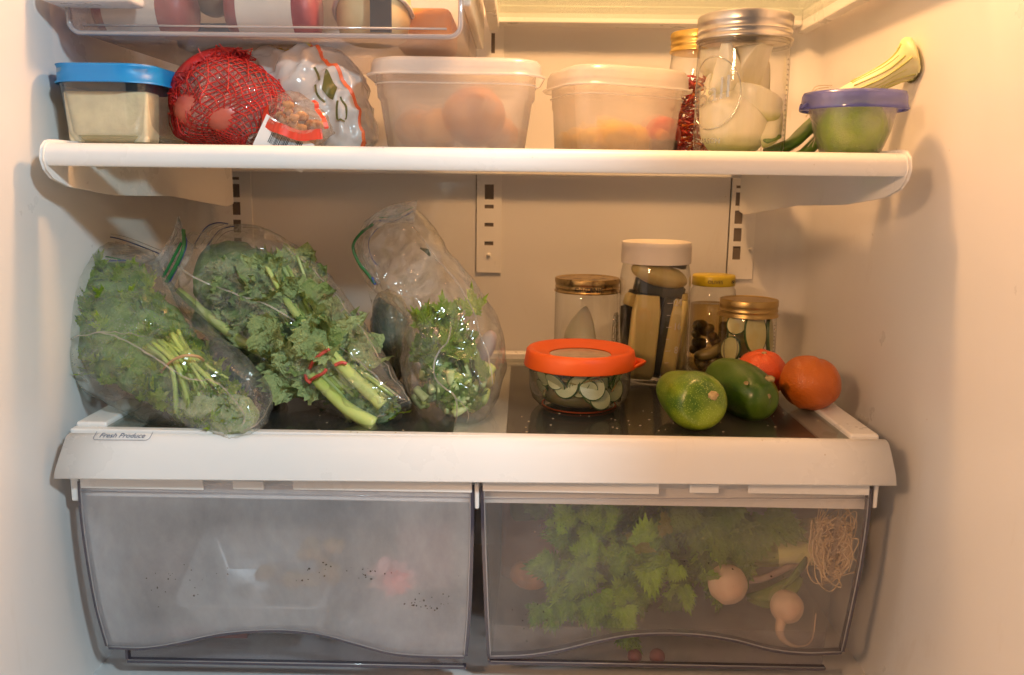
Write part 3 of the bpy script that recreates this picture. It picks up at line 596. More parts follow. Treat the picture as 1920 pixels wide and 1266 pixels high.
# --- jars
M['silver'] = solid('zinc_band', (0.62, .58, .52), .30, (.50, .46, .40), 40, metal=.9, bmp=.1, bscale=160)
M['gold'] = solid('gold_band', (0.72, .50, .14), .30, (.60, .40, .10), 40, metal=.85, bmp=.1, bscale=160)
M['brass_old'] = solid('worn_brass', (0.42, .30, .13), .38, (.10, .06, .03), 90, metal=.8, bmp=.3, bscale=200, lo=.5, hi=.66)
M['onion_flesh'] = None
def onion_flesh():
    m, t, out = nt('onion_flesh'); b = N(t, 'ShaderNodeBsdfPrincipled', Roughness=.35)
    tc = t.nodes.new('ShaderNodeTexCoord'); sp = t.nodes.new('ShaderNodeSeparateXYZ'); t.links.new(tc.outputs['Generated'], sp.inputs[0])
    base = ramp(t, sp.outputs[2], [(0.0, (.45, .50, .10)), (.10, (.62, .62, .25)), (.28, (.90, .84, .60)), (1, (.92, .85, .66))])
    n = noise_tex(t, 70, 3, stretch=(1, 1, .08)); mx = N(t, 'ShaderNodeMix', data_type='RGBA', blend_type='MULTIPLY'); mx.inputs[0].default_value = .35
    t.links.new(base, mx.inputs[6]); t.links.new(ramp(t, n, [(.4, (.8, .8, .6)), (.6, (1, 1, 1))]), mx.inputs[7]); t.links.new(mx.outputs[2], b.inputs['Base Color'])
    b.inputs['Subsurface Weight'].default_value = .15; b.inputs['Emission Strength'].default_value = 0; b.inputs['Subsurface Radius'].default_value = (.01, .008, .004); b.inputs['Subsurface Scale'].default_value = .5
    t.links.new(b.outputs[0], out.inputs[0]); return m
M['onion_flesh'] = onion_flesh()
def jar(label, px, Y, wpx, py_top, z0, band=None, neck=.90, group='screw top glass jars', bandh=.017, straight=False, lidless=False, glass='glass', shoulder=.02, name='glass_jar'):
    c = P(px, 600 if z0 < CZ else 200, Y + wpx / 2 * Y / F * .98); L_ = P(px - wpx / 2, (600 if z0 < CZ else 200), Y); Q = P(px + wpx / 2, (600 if z0 < CZ else 200), Y)
    r = (Q.x - L_.x) / 2 * 1.015; cxx = (Q.x + L_.x) / 2; Yc_ = Y + r; zt_ = zp(px, py_top, Yc_ - r * .2); H = zt_ - z0
    c = Vector((cxx, Yc_, z0)); g = thing(name, label, 'jar', tuple(c), group)
    hb = H - bandh; rn = r * neck
    prof = [(r * .70, .001), (r * .86, .0), (r * .95, .003), (r, .009), (r * 1.0, hb - shoulder), (r * .99, hb - shoulder * .7), (r * .955 if neck < .95 else r * .99, hb - shoulder * .35), (rn, hb - .003), (rn, H - .004)]
    v, f = open_lathe(prof, 56, c); o = link('glass_body', v, f, M[glass], g)
    return g, c, r, H
def band(g, c, r, z, h, m, kn=.0004, n=96, bead=True, name='lid', dome=.0006):
    prof = [(r * .985, z), (r * 1.035, z + .0004), (r * 1.04, z + h * .10), (r * 1.0, z + h * .18), (r * 1.0, z + h * .30), (r * 1.02, z + h * .36), (r * 1.0, z + h * .44), (r * 1.0, z + h * .60), (r * 1.012, z + h * .64), (r * 1.012, z + h * .70), (r * 1.012, z + h * .93), (r * .995, z + h), (r * .93, z + h * 1.02), (r * .90, z + h * .97), (r * .5, z + h * .97 + dome), (.0004, z + h * .97 + dome)]
    v, f = lathe(prof, n, c, knurl={9: kn, 10: kn}); o = link(name, v, f, m, g); crease(o, 50); return o
# big mason jar with onion halves
gm, cm, rm, Hm = jar('large mason jar of white onion pieces under a silver band', 1410, .742, 176, 30, ZS, neck=.98, bandh=.022, shoulder=.018)
band(gm, cm, rm * 1.0, Hm - .021, .0215, M['silver'])
v, f = tube([cm + Vector((rm * .985 * cos(radians(a)), rm * .985 * sin(radians(a)), Hm - .0235)) for a in range(0, 361, 10)], .0016, 6); link('neck_ring', v, f, M['glass'], gm)
def on_cyl(c, r, deg, z): a = radians(deg - 90); return Vector((c.x + r * cos(a), c.y + r * sin(a), c.z + z))
M['emboss'] = clear('embossed_glass', (0.9, 0.9, 0.86), (0.35, 0.32, 0.26), haze=.10, refl=.22, amp=.7, rough=.08)
def emboss_ring(g, c, r, deg, z, rw, rh, rad=.0006, name='embossed_ring'):
    v, f = tube([on_cyl(c, r + .0002, deg + rw * cos(2 * pi * i / 40), z + rh * sin(2 * pi * i / 40)) for i in range(41)], rad, 5, caps=False); return link(name, v, f, M['emboss'], g)
emboss_ring(gm, cm, rm, -52, .052, 38, .030)
def wrap_text(g, s, c, r, deg, z, size, m, name='embossed_letters', rise=0):
    vs, fs = text('t', s, size, Matrix.Identity(4), m, g, .00015); out = []
    for q in vs: p = on_cyl(c, r + .0003 + q.z, deg + math.degrees(q.x / r), z + q.y + rise * q.x); out.append(p)
    return link(name, out, fs, m, g, smooth=False)
wrap_text(gm, 'Ball', cm, rm, -52, .052, .026, M['emboss'], rise=.25)
wrap_text(gm, 'MASON', cm, rm, -52, .012, .0065, M['emboss'])
for i in range(16):   # graduated bumps down the right side
    v, f = blob(on_cyl(cm, rm, 57, .018 + i * .0042), (.0011, .0007, .0009), 5); link('glass_bump', v, f, M['emboss'], gm)
def clamp_in(v, c, rmax, z0=0, z1=9):
    out = []
    for q in v:
        d = Vector((q.x - c.x, q.y - c.y, 0)); L_ = d.length; k = min(1, rmax / L_) if L_ > 1e-6 else 1
        out.append(Vector((c.x + d.x * k, c.y + d.y * k, min(max(q.z, c.z + z0), c.z + z1))))
    return out
def onion_piece(name, c, r, rot, cut=.0, lab='', seed=0, grp='onion pieces in the mason jar', quarter=False, jarc=None, jr=1, jz=1):
    def fn(d):
        q = d.copy(); k = 1 - .45 * max(0, q.z) ** 1.5; q.x *= k; q.y *= k; q.z *= 1.15 if q.z > 0 else 1
        q.y = q.y if q.y > cut else cut + (q.y - cut) * .05
        if quarter: q.x = q.x if q.x > cut else cut + (q.x - cut) * .05
        return q
    v, f = blob(c, r, 20, Euler([radians(a) for a in rot]).to_matrix(), .04, 30, seed, fn)
    if jarc is not None: v = clamp_in(v, jarc, jr, .003, jz)
    o = link(name, v, f, M['onion_flesh'], at=c); tag(o, lab, 'onion', grp); return o
k = rm
for i, (dx, dy, dz, r, rot, qt, lab) in enumerate([
    (-.008, -.004, .030, (.034, .034, .034), (15, 55, 200), False, 'big rounded onion half at the bottom of the large mason jar'),
    (.014, -.004, .072, (.032, .030, .034), (150, 12, 215), True, 'broad onion wedge with greenish root end at the right of the jar'),
    (-.020, -.010, .068, (.020, .020, .030), (-18, 28, 225), True, 'pointed onion wedge in the upper left of the jar'),
    (-.012, .012, .090, (.028, .022, .026), (0, 20, 190), False, 'pale onion piece behind the pointed wedge, under the silver band'),
    (.022, -.002, .026, (.020, .020, .030), (20, -50, 230), True, 'onion wedge at the lower right of the jar'),
    (.010, -.014, .052, (.024, .024, .030), (40, 70, 200), True, 'thick onion wedge lying across the middle of the large jar'),
    (.004, .014, .060, (.036, .024, .036), (0, 20, 20), False, 'onion half at the back of the large jar')]):
    onion_piece('onion_piece', cm + Vector((dx, dy, dz)), r, rot, -.06, lab, i, quarter=qt, jarc=cm, jr=rm * .93, jz=Hm - .026)
v, f = tube([cm + Vector((.016, -.030, .012)), cm + Vector((.026, -.022, .018)), cm + Vector((.032, -.012, .020))], [.003, .006, .003], 8, .4)
M['green_bit'] = solid('green_scrap', (.10, .22, .03), .5, (.2, .3, .06), 60)
tag(link('green_scrap', v, f, M['green_bit'], at=cm + Vector((.026, -.022, .018))), 'green onion scrap at the foot of the large jar', 'vegetable')
# jar of red shreds behind
gr, cr_, rr, Hr = jar('smaller gold banded jar of red dried pepper strips behind the mason jar', 1318, .83, 112, 62, ZS, neck=.94, bandh=.018)
band(gr, cr_, rr * .97, Hr - .018, .0185, M['gold'])
for nm, col, col2, cnt, lab in (('pepper_strips', (.55, .035, .015), (.35, .02, .01), 230, 'red dried pepper strips packed in the gold banded jar'), ('orange_strips', (.80, .25, .02), (.7, .15, .02), 90, 'orange strips mixed among the red ones in the jar')):
    mat = solid(nm, col, .4, col2, 50); vs, fs = [], []
    for i in range(cnt):
        a = R.uniform(0, 2 * pi); q = rr * .86 * math.sqrt(R.uniform(.25, 1)); z = R.uniform(.006, Hr * .66); p0 = cr_ + Vector((q * cos(a), q * sin(a), z))
        d = Vector((R.gauss(0, 1), R.gauss(0, 1), R.gauss(0, .6))).normalized() * R.uniform(.006, .012); b_ = Vector((R.gauss(0, 1), R.gauss(0, 1), R.gauss(0, 1))) * .002
        pts = [p0 - d, p0 + b_, p0 + d]
        for q_ in pts:
            e = Vector((q_.x - cr_.x, q_.y - cr_.y)); 
            if e.length > rr * .9: e *= rr * .9 / e.length; q_.x, q_.y = cr_.x + e.x, cr_.y + e.y
        v, f = tube(path(pts, 5), R.uniform(.0010, .0018), 5, .5); n = len(vs); vs += v; fs += [tuple(j + n for j in x) for x in f]
    tag(link(nm, vs, fs, mat, at=cr_, kind='stuff'), lab, 'pepper strips')

# --- small bowl with blue-violet lid and lime
Yl = .722; a = P(1546, 230, Yl); b = P(1710, 235, Yl); rb = (b.x - a.x) / 2 * 1.0; cb = Vector(((a.x + b.x) / 2, Yl + rb, ZS)); Hb = zp(1630, 176, Yl + rb * .5) - ZS - .004
gb = thing('plastic_bowl', 'small round clear bowl with violet blue snap lid at the right end', 'food container', tuple(cb))
M['bowl'] = frosted('misted_bowl', (0.93, .92, .90), blur=.10, haze=.14, clearf=.7, hnoise=.10, hscale=60, ior=1.15)
tilt = Matrix.Translation(cb) @ Matrix.Rotation(radians(0), 4, 'X') @ Matrix.Translation(-cb)
v, f = open_lathe([(rb * .55, .0025), (rb * .60, .0), (rb * .66, .001), (rb * .72, .006), (rb * .88, Hb * .45), (rb * .99, Hb * .85), (rb * 1.03, Hb - .002), (rb * 1.12, Hb - .001), (rb * 1.14, Hb - .003)], 56, cb)
solidify(link('body', v, f, M['bowl'], gb), .001)
M['violet_lid'] = clear('violet_lid', (.45, .48, .88), (.16, .18, .5), haze=.5, hcol=(.30, .33, .78), refl=.07, amp=.4, rough=.15)
v, f = lathe([(rb * 1.24, Hb - .008), (rb * 1.245, Hb - .007), (rb * 1.20, Hb - .003), (rb * 1.19, Hb + .003), (rb * 1.16, Hb + .006), (rb * 1.06, Hb + .0065), (rb * 1.03, Hb + .003), (.0005, Hb + .003)], 64, cb); link('lid', v, f[:-2], M['violet_lid'], gb)
v, f = tube([cb + Vector((rb * 1.21 * cos(radians(a)), rb * 1.21 * sin(radians(a)), Hb - .0075)) for a in range(0, 361, 8)], .0013, 6); link('lid_rim', v, f, M['violet_lid'], gb)
v, f = tube([cb + Vector((-rb * 1.20, -.012, Hb - .004)), cb + Vector((-rb * 1.34, -.008, Hb - .007)), cb + Vector((-rb * 1.20, .006, Hb - .004))], .0018, 6, .6); link('lid_tab', v, f, M['violet_lid'], gb)
M['lime'] = citrus_mat('lime_skin', (.32, .58, .02), (.45, .66, .05))
cl = cb + Vector((0, -.002, Hb * .50)); v, f = blob(cl, (.029, .027, .0265), 20, None, .03); tag(link('lime', v, f, M['lime'], at=cl), 'green lime inside the small bowl with the violet lid', 'lime')

# --- leek lying behind the bowl
M['leek_white'] = solid('leek_white', (.82, .78, .52), .4, (.72, .70, .30), 26, stretch=(.2, 1, 1), sss=.2, bmp=.2, bscale=120)
M['leek_green'] = solid('leek_green', (.09, .20, .02), .4, (.20, .32, .05), 40, stretch=(.3, 1, 1), bmp=.2, bscale=140)
M['root'] = solid('pale_root', (.72, .60, .40), .6)
base = P(1500, 262, .80); base.z = ZS + .006
lk = thing('leek', 'leek with flared pale base and green leaf lying behind the violet lidded bowl', 'leek', tuple(base))
pw = path([P(1545, 205, .82), P(1600, 172, .82), P(1655, 146, .81), P(1692, 126, .80), P(1712, 114, .797), P(1720, 111, .796)], 20)
v, f = tube(pw, [.009, .009, .009, .009, .009, .0092, .0095, .010, .0105, .011, .0118, .013, .0148, .017, .0195, .0215, .022, .020, .014, .003], 22); link('white_shaft', [Vector((min(q.x, XR - .003), q.y, q.z)) for q in v], f, M['leek_white'], lk)
M['leek_vein'] = solid('leek_vein', (.50, .52, .10), .4, (.70, .66, .28), 40)
rl = [.009, .009, .009, .009, .009, .0092, .0095, .010, .0105, .011, .0118, .013, .0148, .017, .0195, .0215]
fr_ = frames(pw)
for k_ in range(15):
    a = k_ * .42; ps = [pw[i] + (fr_[i][0] * cos(a + .1 * sin(i * .4 + k_)) + fr_[i][1] * sin(a + .1 * sin(i * .4 + k_))) * (rl[i] + .0001) for i in range(4, 14 + k_ % 3 - 1)]
    v, f = tube([Vector((min(q.x, XR - .003), q.y, q.z)) for q in ps], .0004 + .0003 * (k_ % 3), 5); link('leek_vein', v, f, M['leek_vein'], lk)
for off_, m_, w_ in ((0, 'leek_green', .015), (.010, 'leek_green', .013)):
    ctrl = [P(1556, 200, .83), P(1535, 222, .815), P(1505, 250, .80), P(1480, 272, .79), P(1440, 285, .80)]; ps = path(ctrl, 14)
    v, f = tube([q + Vector((off_, -off_ * .5, -off_ * .9)) for q in ps], [w_ * (1 - .35 * abs(i / 13 - .4)) for i in range(14)], 14, .42); link('green_leaf', v, f, M[m_], lk)
for i in range(5):
    q0 = P(1560 - i * 6, 160 + i * 4, .775); pts = [q0, P(1528 + R.uniform(-6, 6), 165 + i * 6, .765), P(1518 + R.uniform(-8, 8), 205 + i * 5, .765), P(1534 + R.uniform(-8, 10), 240, .765), P(1505 + i * 9, 276, .765)]
    v, f = tube(path(pts[:5 if i < 3 else 3], 24), .00035, 4); link('root_hair', v, f, M['root'], lk)

# --- red net bag
def shape_surf(secs, **kw): return Loft(secs, **kw)
YN = .77
net = Loft([(344, 190, 372, 134, .80, .012), (333, 222, 420, 120, .80, .028), (334, 246, 472, 122, .795, .034), (352, 264, 508, 146, .79, .034), (392, 270, 536, 176, .785, .029), (435, 274, 540, 206, .778, .022), (470, 277, 520, 250, .77, .008)], amp=.0075, fr=.8, seed=3, power=.85)
nb = thing('net_bag', 'red mesh bag of shallots with a torn clear sleeve and barcode label', 'net bag', tuple(Vector((P(460, 268, .80).x, .80, ZS))), None)
M['net_film'] = clear('net_film', (1, .88, .86), (.85, .6, .6), haze=.30, hcol=(.88, .60, .56), refl=.16, amp=.7, rough=.06, bmp=1.0, bscale=120, bdist=.003, crinkle=160)
net.mesh(60, 60, 'clear_sleeve', M['net_film'], nb)
M['net'] = solid('red_net', (.62, .02, .015), .35, (.45, .015, .012), 40)
ZMIN = ZS + .001
vs, fs = [], []
def strand(pts, r_=.00055):
    global vs, fs
    v, f = tube(pts, r_, 4); n = len(vs); vs += v; fs += [tuple(j + n for j in x) for x in f]
def warp(u, a): return u + .012 * noise.noise(Vector((u * 6, a * 1.5, 3))), a + .16 * noise.noise(Vector((u * 5, a * 1.2, 9))) + u * .8
for k in range(46):
    a = 2 * pi * k / 46; strand([net.p(*warp(.03 + .95 * i / 45, a), .0012) for i in range(46)])
for k in range(24):
    u = .05 + .92 * k / 23; strand([net.p(*warp(min(.985, u + .02 * sin(j * .35)), 2 * pi * j / 50), .0012) for j in range(51)])
for k in range(14):   # loose second layer bunched at the left, diagonal
    a0_ = 2 * pi * k / 14; strand([net.p(.05 + .5 * i / 30, a0_ + i * .045, .0030) for i in range(31)], .0006)
link('red_mesh', vs, fs, M['net'], nb, kind='stuff')
vs, fs = [], []   # bunched fuzzy fold at the left edge
for k in range(130):
    c0 = [P(340, 228, .782), P(334, 190, .777), P(349, 148, .777), P(385, 119, .782), P(428, 106, .79), P(465, 110, .795)]
    t = R.random(); p0 = cr(c0, t); d = Vector((R.gauss(0, 1), R.gauss(0, 1), R.gauss(0, 1))).normalized()
    pts = [p0 + Vector((R.gauss(0, .003), R.gauss(0, .004), R.gauss(0, .003))) + d * (.010 * (j / 4 - .5)) + Vector((R.gauss(0, .0012), 0, R.gauss(0, .0012))) for j in range(5)]
    v, f = tube(pts, .0006, 4); n = len(vs); vs += v; fs += [tuple(j + n for j in x) for x in f]
link('bunched_mesh', vs, fs, M['net'], nb, kind='stuff')
M['red_fold'] = solid('red_fold', (.50, .012, .012), .4, (.30, .01, .01), 60, bmp=.8, bscale=260, bdist=.001)
v, f = tube(path([P(340, 232, .79), P(335, 192, .785), P(350, 150, .785), P(385, 121, .79), P(428, 108, .795), P(468, 112, .80)], 26), [.004 + .008 * sin(pi * i / 25) ** .6 for i in range(26)], 12, .7); link('gathered_fold', v, f, M['red_fold'], nb)
M['shallot'] = solid('shallot_skin', (.36, .045, .035), .35, (.50, .12, .08), 20, bmp=.25, bscale=70)
for i, (u, a, r_) in enumerate(((.22, -1.2, .022), (.30, .6, .020), (.42, 2.4, .024), (.45, -.4, .022), (.60, 1.8, .022), (.62, -.6, .020), (.34, -2.4, .018))):
    q, _, _, _ = net.base(u, a, .45); q.z = max(q.z, ZS + r_ + .002); v, f = blob(q, (r_, r_ * .9, r_ * .85), 12, None, .05, 20, i); tag(link('shallot', v, f, M['shallot'], at=q), 'reddish brown shallot inside the red mesh bag', 'shallot', 'shallots in the mesh bag')
# --- white printed plastic bag and the clear nut pouch in front of it
M['white_bag'] = clear('white_bag_film', (.95, .90, .85), (.8, .75, .7), haze=.93, hcol=(.88, .84, .80), refl=.05, amp=.5, rough=.2, bmp=.7, bscale=35, bdist=.004, crinkle=45)
wb = Loft([(452, 112, 505, 96, .86, .010), (470, 150, 565, 90, .85, .030), (490, 210, 628, 98, .84, .042), (515, 250, 672, 138, .83, .044), (555, 275, 694, 200, .82, .042), (600, 282, 700, 258, .81, .030), (620, 283, 694, 275, .81, .006)], amp=.009, seed=11, power=.8, ridge=1.0)
wg = thing('plastic_bag', 'crumpled white plastic bag with olive print and orange stripe beside the mesh bag', 'bag', tuple(Vector((P(600, 268, .82).x, .82, ZS))))
wb.mesh(90, 80, 'bag_film', M['white_bag'], wg)
M['olive_print'] = solid('olive_print', (.11, .10, .02), .5); M['orange_print'] = solid('orange_print', (.75, .14, .04), .5); M['yellow_print'] = solid('yellow_print', (.75, .55, .08), .5)
def wstrip(lf, pts, wd, m_, name, par, off=.0008, n=60):
    v, f = lf.strip(pts, wd, n, off); return link(name, v, f, m_, par)
wstrip(wb, [(.30, .75), (.45, .85), (.60, .72), (.78, .55), (.92, .5)], .0035, M['orange_print'], 'orange_stripe', wg)
wstrip(wb, [(.88, .35), (.93, .9), (.95, 1.5)], .0035, M['orange_print'], 'orange_stripe', wg)
wstrip(wb, [(.18, 1.1), (.28, .9), (.34, .72)], .0025, M['yellow_print'], 'yellow_stripe', wg)
v, f = wb.patch([(.52, 1.05), (.60, 1.30), (.68, 1.22), (.60, .95)], .0008); link('olive_shape', v, f, M['olive_print'], wg)
for pts in ([(.46, 1.15), (.50, 1.18), (.55, 1.25)], [(.70, 1.15), (.74, 1.28), (.79, 1.42), (.80, 1.25)], [(.66, 1.0), (.72, 1.0), (.77, 1.10), (.79, 1.2)], [(.56, 1.35), (.62, 1.42), (.66, 1.38)]): wstrip(wb, pts, .0020, M['olive_print'], 'olive_stem', wg, n=24)
M['pouch_film'] = clear('pouch_film', (1, .95, .9), (.8, .7, .6), haze=.16, hcol=(.9, .75, .65), refl=.10, amp=.3, rough=.1, bmp=.8, bscale=50, bdist=.003, crinkle=70)
pf = Loft([(500, 198, 545, 170, .765, .004), (496, 228, 580, 184, .760, .014), (506, 258, 606, 210, .755, .016), (535, 272, 616, 238, .75, .014), (590, 275, 614, 258, .748, .004)], amp=.006, seed=5, ridge=1.0, creases=10)
pg = thing('snack_pouch', 'small clear pouch of crackers with red border and barcode between the bags', 'pouch', tuple(Vector((P(560, 268, .765).x, .765, ZS))))
pf.mesh(60, 60, 'clear_film', M['pouch_film'], pg)
M['red_print'] = solid('red_print', (.60, .05, .02), .4); M['label_white'] = solid('label_white', (.78, .76, .74), .45)
wstrip(pf, [(.10, 2.5), (.35, 2.25), (.60, 2.0), (.80, 1.7), (.92, 1.0)], .009, M['red_print'], 'red_border', pg)
wstrip(pf, [(.35, .35), (.60, .5), (.85, .6)], .004, M['red_print'], 'red_border', pg)
M['cracker'] = solid('cracker', (.60, .32, .10), .7, (.42, .18, .05), 70, bmp=.5, bscale=200)
for i in range(16):
    u = R.uniform(.2, .8); q, _, _, _ = pf.base(u, R.uniform(0, 6.28), R.uniform(.1, .6)); s_ = R.uniform(.004, .0065); v, f = blob(q, (s_, s_ * .6, s_ * .8), 7, None, .4, 60, i); tag(link('cracker', v, f, M['cracker'], at=q), 'brown cracker piece inside the small clear pouch', 'cracker', 'crackers in the pouch')
# barcode label, a slanted flat card on the pouch
la = P(500, 214, .742); lb = P(590, 272, .742); l1 = P(478, 262, .742)
ex = (lb - la); ez = (l1 - la); lv = [la, lb, lb + ez * 1.1, l1 + ez * .2]
lab = link('barcode_label', [q + Vector((0, d_, 0)) for d_ in (0, .0006) for q in lv], [(0, 1, 2, 3), (7, 6, 5, 4), (0, 4, 5, 1), (1, 5, 6, 2), (2, 6, 7, 3), (3, 7, 4, 0)], M['label_white'], pg, smooth=False)
vs, fs = [], []; x = .22
while x < .80:
    wd = R.choice((.008, .008, .014, .020)); q0 = la + ex * x + ez * (.16); n = len(vs)
    vs += [q0 + Vector((0, -.0004, 0)), q0 + ex * wd + Vector((0, -.0004, 0)), q0 + ex * wd + ez * .66 + Vector((0, -.0004, 0)), q0 + ez * .66 + Vector((0, -.0004, 0))]; fs.append((n, n + 1, n + 2, n + 3)); x += wd + R.choice((.007, .010, .015))
link('barcode', vs, fs, M['black'], lab, smooth=False)

# --- meats and packets inside the deli drawer
M['sausage'] = solid('maroon_sausage', (.20, .035, .045), .45, (.30, .06, .07), 40, bmp=.3, bscale=160); M['sleeve'] = solid('paper_sleeve', (.60, .55, .48), .6, (.66, .60, .52), 30, bmp=.15, bscale=80)
zd = zb_ + .0025
for x0, x1, l0, l1_, lab_ in ((177, 352, 202, 302, 'left maroon sausage in a white paper sleeve inside the deli drawer'), (424, 592, 450, 553, 'middle maroon sausage in a white paper sleeve inside the deli drawer')):
    Ys = .80; r_ = .026; A_ = P(x0, 20, Ys); B_ = P(x1, 20, Ys); z_ = zd + r_
    g = thing('sausage', lab_, 'sausage', ((A_.x + B_.x) / 2, Ys + .012, zd), 'sleeved sausages in the deli drawer')
    n = 16; v, f = tube([Vector((A_.x + (B_.x - A_.x) * i / n, Ys + .012, z_)) for i in range(n + 1)], [r_ * (.75 if i in (0, n) else .93 if i in (1, n - 1) else 1) for i in range(n + 1)], 24); link('meat', v, f, M['sausage'], g)
    a_, b_ = P(l0, 20, Ys).x, P(l1_, 20, Ys).x; v, f = tube([Vector((a_ + (b_ - a_) * i / 8, Ys + .012, z_ + .0004)) for i in range(9)], r_ + .0006, 30, caps=False); link('sleeve', v, f, M['sleeve'], g)
M['blue_pack'] = solid('blue_pack', (.04, .12, .30), .4); M['brown_round'] = solid('brown_round', (.16, .09, .05), .6); M['cheese'] = solid('pale_cheese', (.70, .58, .30), .5, (.55, .42, .2), 30); M['painted_glow'] = solid('painted_glow', (.75, .33, .08), .4)
c = P(385, 38, .86); c.z = zd + .012; MBx = MB().box(c.x - .03, c.x + .03, c.y, c.y + .05, zd, zd + .024); tag(MBx.build('blue_packet', M['blue_pack'], at=(c.x, c.y, zd), bevel=.004), 'small blue packet between the two sleeved sausages', 'packet')
c = P(402, 8, .84); v, f = blob((c.x, c.y, zd + .046), (.020, .018, .021), 14); tag(link('brown_roll', v, f, M['brown_round'], at=(c.x, c.y, zd + .025)), 'dark brown roll resting on the blue packet in the deli drawer', 'roll')
c = P(690, 5, .80); g = thing('cheese_tub', 'round tub of pale cheese with dark stripe at right in the deli drawer', 'tub', (c.x, c.y + .02, zd))
v, f = lathe([(.020, 0), (.030, .004), (.034, .02), (.034, .05), (.03, .056)], 40, (c.x, c.y + .03, zd)); link('tub', v, f, M['cheese'], g)
v, f = tube([Vector((c.x + .036 * cos(radians(a)), c.y + .03 + .036 * sin(radians(a)), zd + .026 + .018 * cos(radians(a + 90)))) for a in range(0, 361, 15)], .0022, 6); link('tub_rim', v, f, M['label_white'], g)
c = P(700, 30, .785); MB().box(c.x - .003, c.x + .016, c.y, c.y + .0012, zd + .004, zd + .05, None).build('dark_stripe', M['black'], g)
c = P(790, 30, .83); tag(MB().box(c.x - .028, c.x + .028, c.y, c.y + .08, zd, zd + .035).build('glow_block', M['painted_glow'], at=(c.x, c.y, zd), bevel=.008), 'orange block standing in for the lamp glow at the right end of the deli drawer', 'packet')  # orange block stands in for lamp glow at the drawer end

# ================================================================== THINGS ON THE CRISPER COVER
ZG = zc + .0006
ZP = ZG
M['white_cap'] = solid('white_cap', (.80, .74, .64), .4, (.76, .70, .60), 30)
# jar with worn brass lid and a boiled-egg-like onion half
gj, cj, rj, Hj = jar('empty looking jar with worn brass lid holding one pale onion half', 1104, .95, 122, 524, ZG, neck=.965, bandh=.013, glass='glass_smooth', shoulder=.012)
band(gj, cj, rj * .99, Hj - .015, .0165, M['brass_old'], kn=.0003)
wrap_text(gj, 'ORGANIC', cj, rj * 1.0, 0, Hj - .0095, .0075, M['black'], 'lid_letters')
for d0 in (58, 64, 70): emboss_ring(gj, cj, rj, d0, .045, 9 - (d0 - 58) * .3, .026)
for k_ in range(8):
    v, f = tube([on_cyl(cj, rj + .0003, 52 + 24 * t_, .022 + k_ * .006 + .006 * sin(t_ * 6 + k_)) for t_ in (0, .25, .5, .75, 1)], .0004, 4); link('embossed_line', v, f, M['emboss'], gj)
onion_piece('onion_half', cj + Vector((-.002, .004, .036)), (.026, .022, .034), (0, -4, 115), -.1, 'pale onion half standing in the brass lidded jar', 9, 'onion pieces in the brass lidded jar')
# tall jar with white cap
gt, ct, rt_, Ht = jar('tall jar of pale courgette slabs under a ribbed white plastic cap', 1236, .905, 134, 456, ZG, neck=.93, bandh=.020, glass='glass_smooth', shoulder=.022)
prof = [(rt_ * .97, Ht - .022), (rt_ * .975, Ht - .021), (rt_ * .97, Ht - .005), (rt_ * .985, Ht - .003), (rt_ * .97, Ht + .001), (rt_ * .90, Ht + .0018), (.0005, Ht + .0018)]
v, f = lathe(prof, 72, ct, knurl={1: .0005, 2: .0005}); crease(link('cap', v, f, M['white_cap'], gt), 50)
M['mark'] = solid('scale_mark', (.62, .56, .46), .5)
for i, s_ in enumerate(('24', '16', '8')):
    z_ = Ht - .062 - i * .026
    wrap_text(gt, s_, ct, rt_, 32, z_, .011, M['mark'], 'scale_numeral')
    v, f = tube([on_cyl(ct, rt_ + .0004, 12 + a_, z_) for a_ in (0, 3, 6, 9)], .00035, 4); link('scale_mark', v, f, M['mark'], gt)
    v, f = tube([on_cyl(ct, rt_ + .0004, 12 + a_, z_ - .013) for a_ in (0, 3, 6)], .00035, 4); link('scale_mark', v, f, M['mark'], gt)
M['pale_slab'] = solid('courgette_flesh', (.66, .52, .20), .45, (.50, .38, .12), 30, stretch=(1, 1, .2), sss=.15, bmp=.15, bscale=90)
M['dark_skin'] = solid('dark_courgette_skin', (.035, .03, .02), .35, (.06, .05, .02), 40)
M['jar_brine'] = clear('dark_brine', (.90, .84, .68), (.6, .5, .35), haze=.04, hcol=(.12, .09, .05), refl=.03)
def slab(label, c, w_, d_, h_, rot, m, group, taper=.8):
    v, f = rloft([(-h_ / 2, w_ / 2 * .85, d_ / 2, min(w_, d_) * .3), (-h_ / 2 + h_ * .08, w_ / 2, d_ / 2, min(w_, d_) * .3), (h_ * .3, w_ / 2, d_ / 2, min(w_, d_) * .3), (h_ / 2, w_ / 2 * taper, d_ / 2 * taper, min(w_, d_) * .22)], Matrix.Translation(c) @ Euler([radians(a) for a in rot]).to_matrix().to_4x4(), cap1=True)
    o = link('courgette_slab', v, f, m, at=c); return tag(o, label, 'vegetable', group)
gs = 'vegetable slabs in the tall jar'
slab('upright pale slab in front of the others in the tall jar', ct + Vector((-.014, -.024, .052)), .031, .012, .092, (0, 4, 4), M['pale_slab'], gs)
slab('slim pale slab at the right of the tall jar', ct + Vector((.020, -.022, .050)), .016, .010, .088, (0, 8, -25), M['pale_slab'], gs)
slab('second slim pale slab at the far right of the tall jar', ct + Vector((.030, -.008, .056)), .010, .014, .085, (0, 0, -30), M['pale_slab'], gs)
slab('dark skinned slab standing behind the pale ones in the tall jar', ct + Vector((-.010, .004, .055)), .050, .014, .090, (0, 3, 0), M['dark_skin'], gs)
slab('dark strip at the left wall of the tall jar', ct + Vector((-.031, -.008, .05)), .012, .010, .07, (0, -6, 50), M['dark_skin'], gs)
slab('narrow dark strip between the two pale slabs', ct + Vector((.008, -.014, .050)), .012, .006, .09, (0, 8, 0), M['dark_skin'], gs)
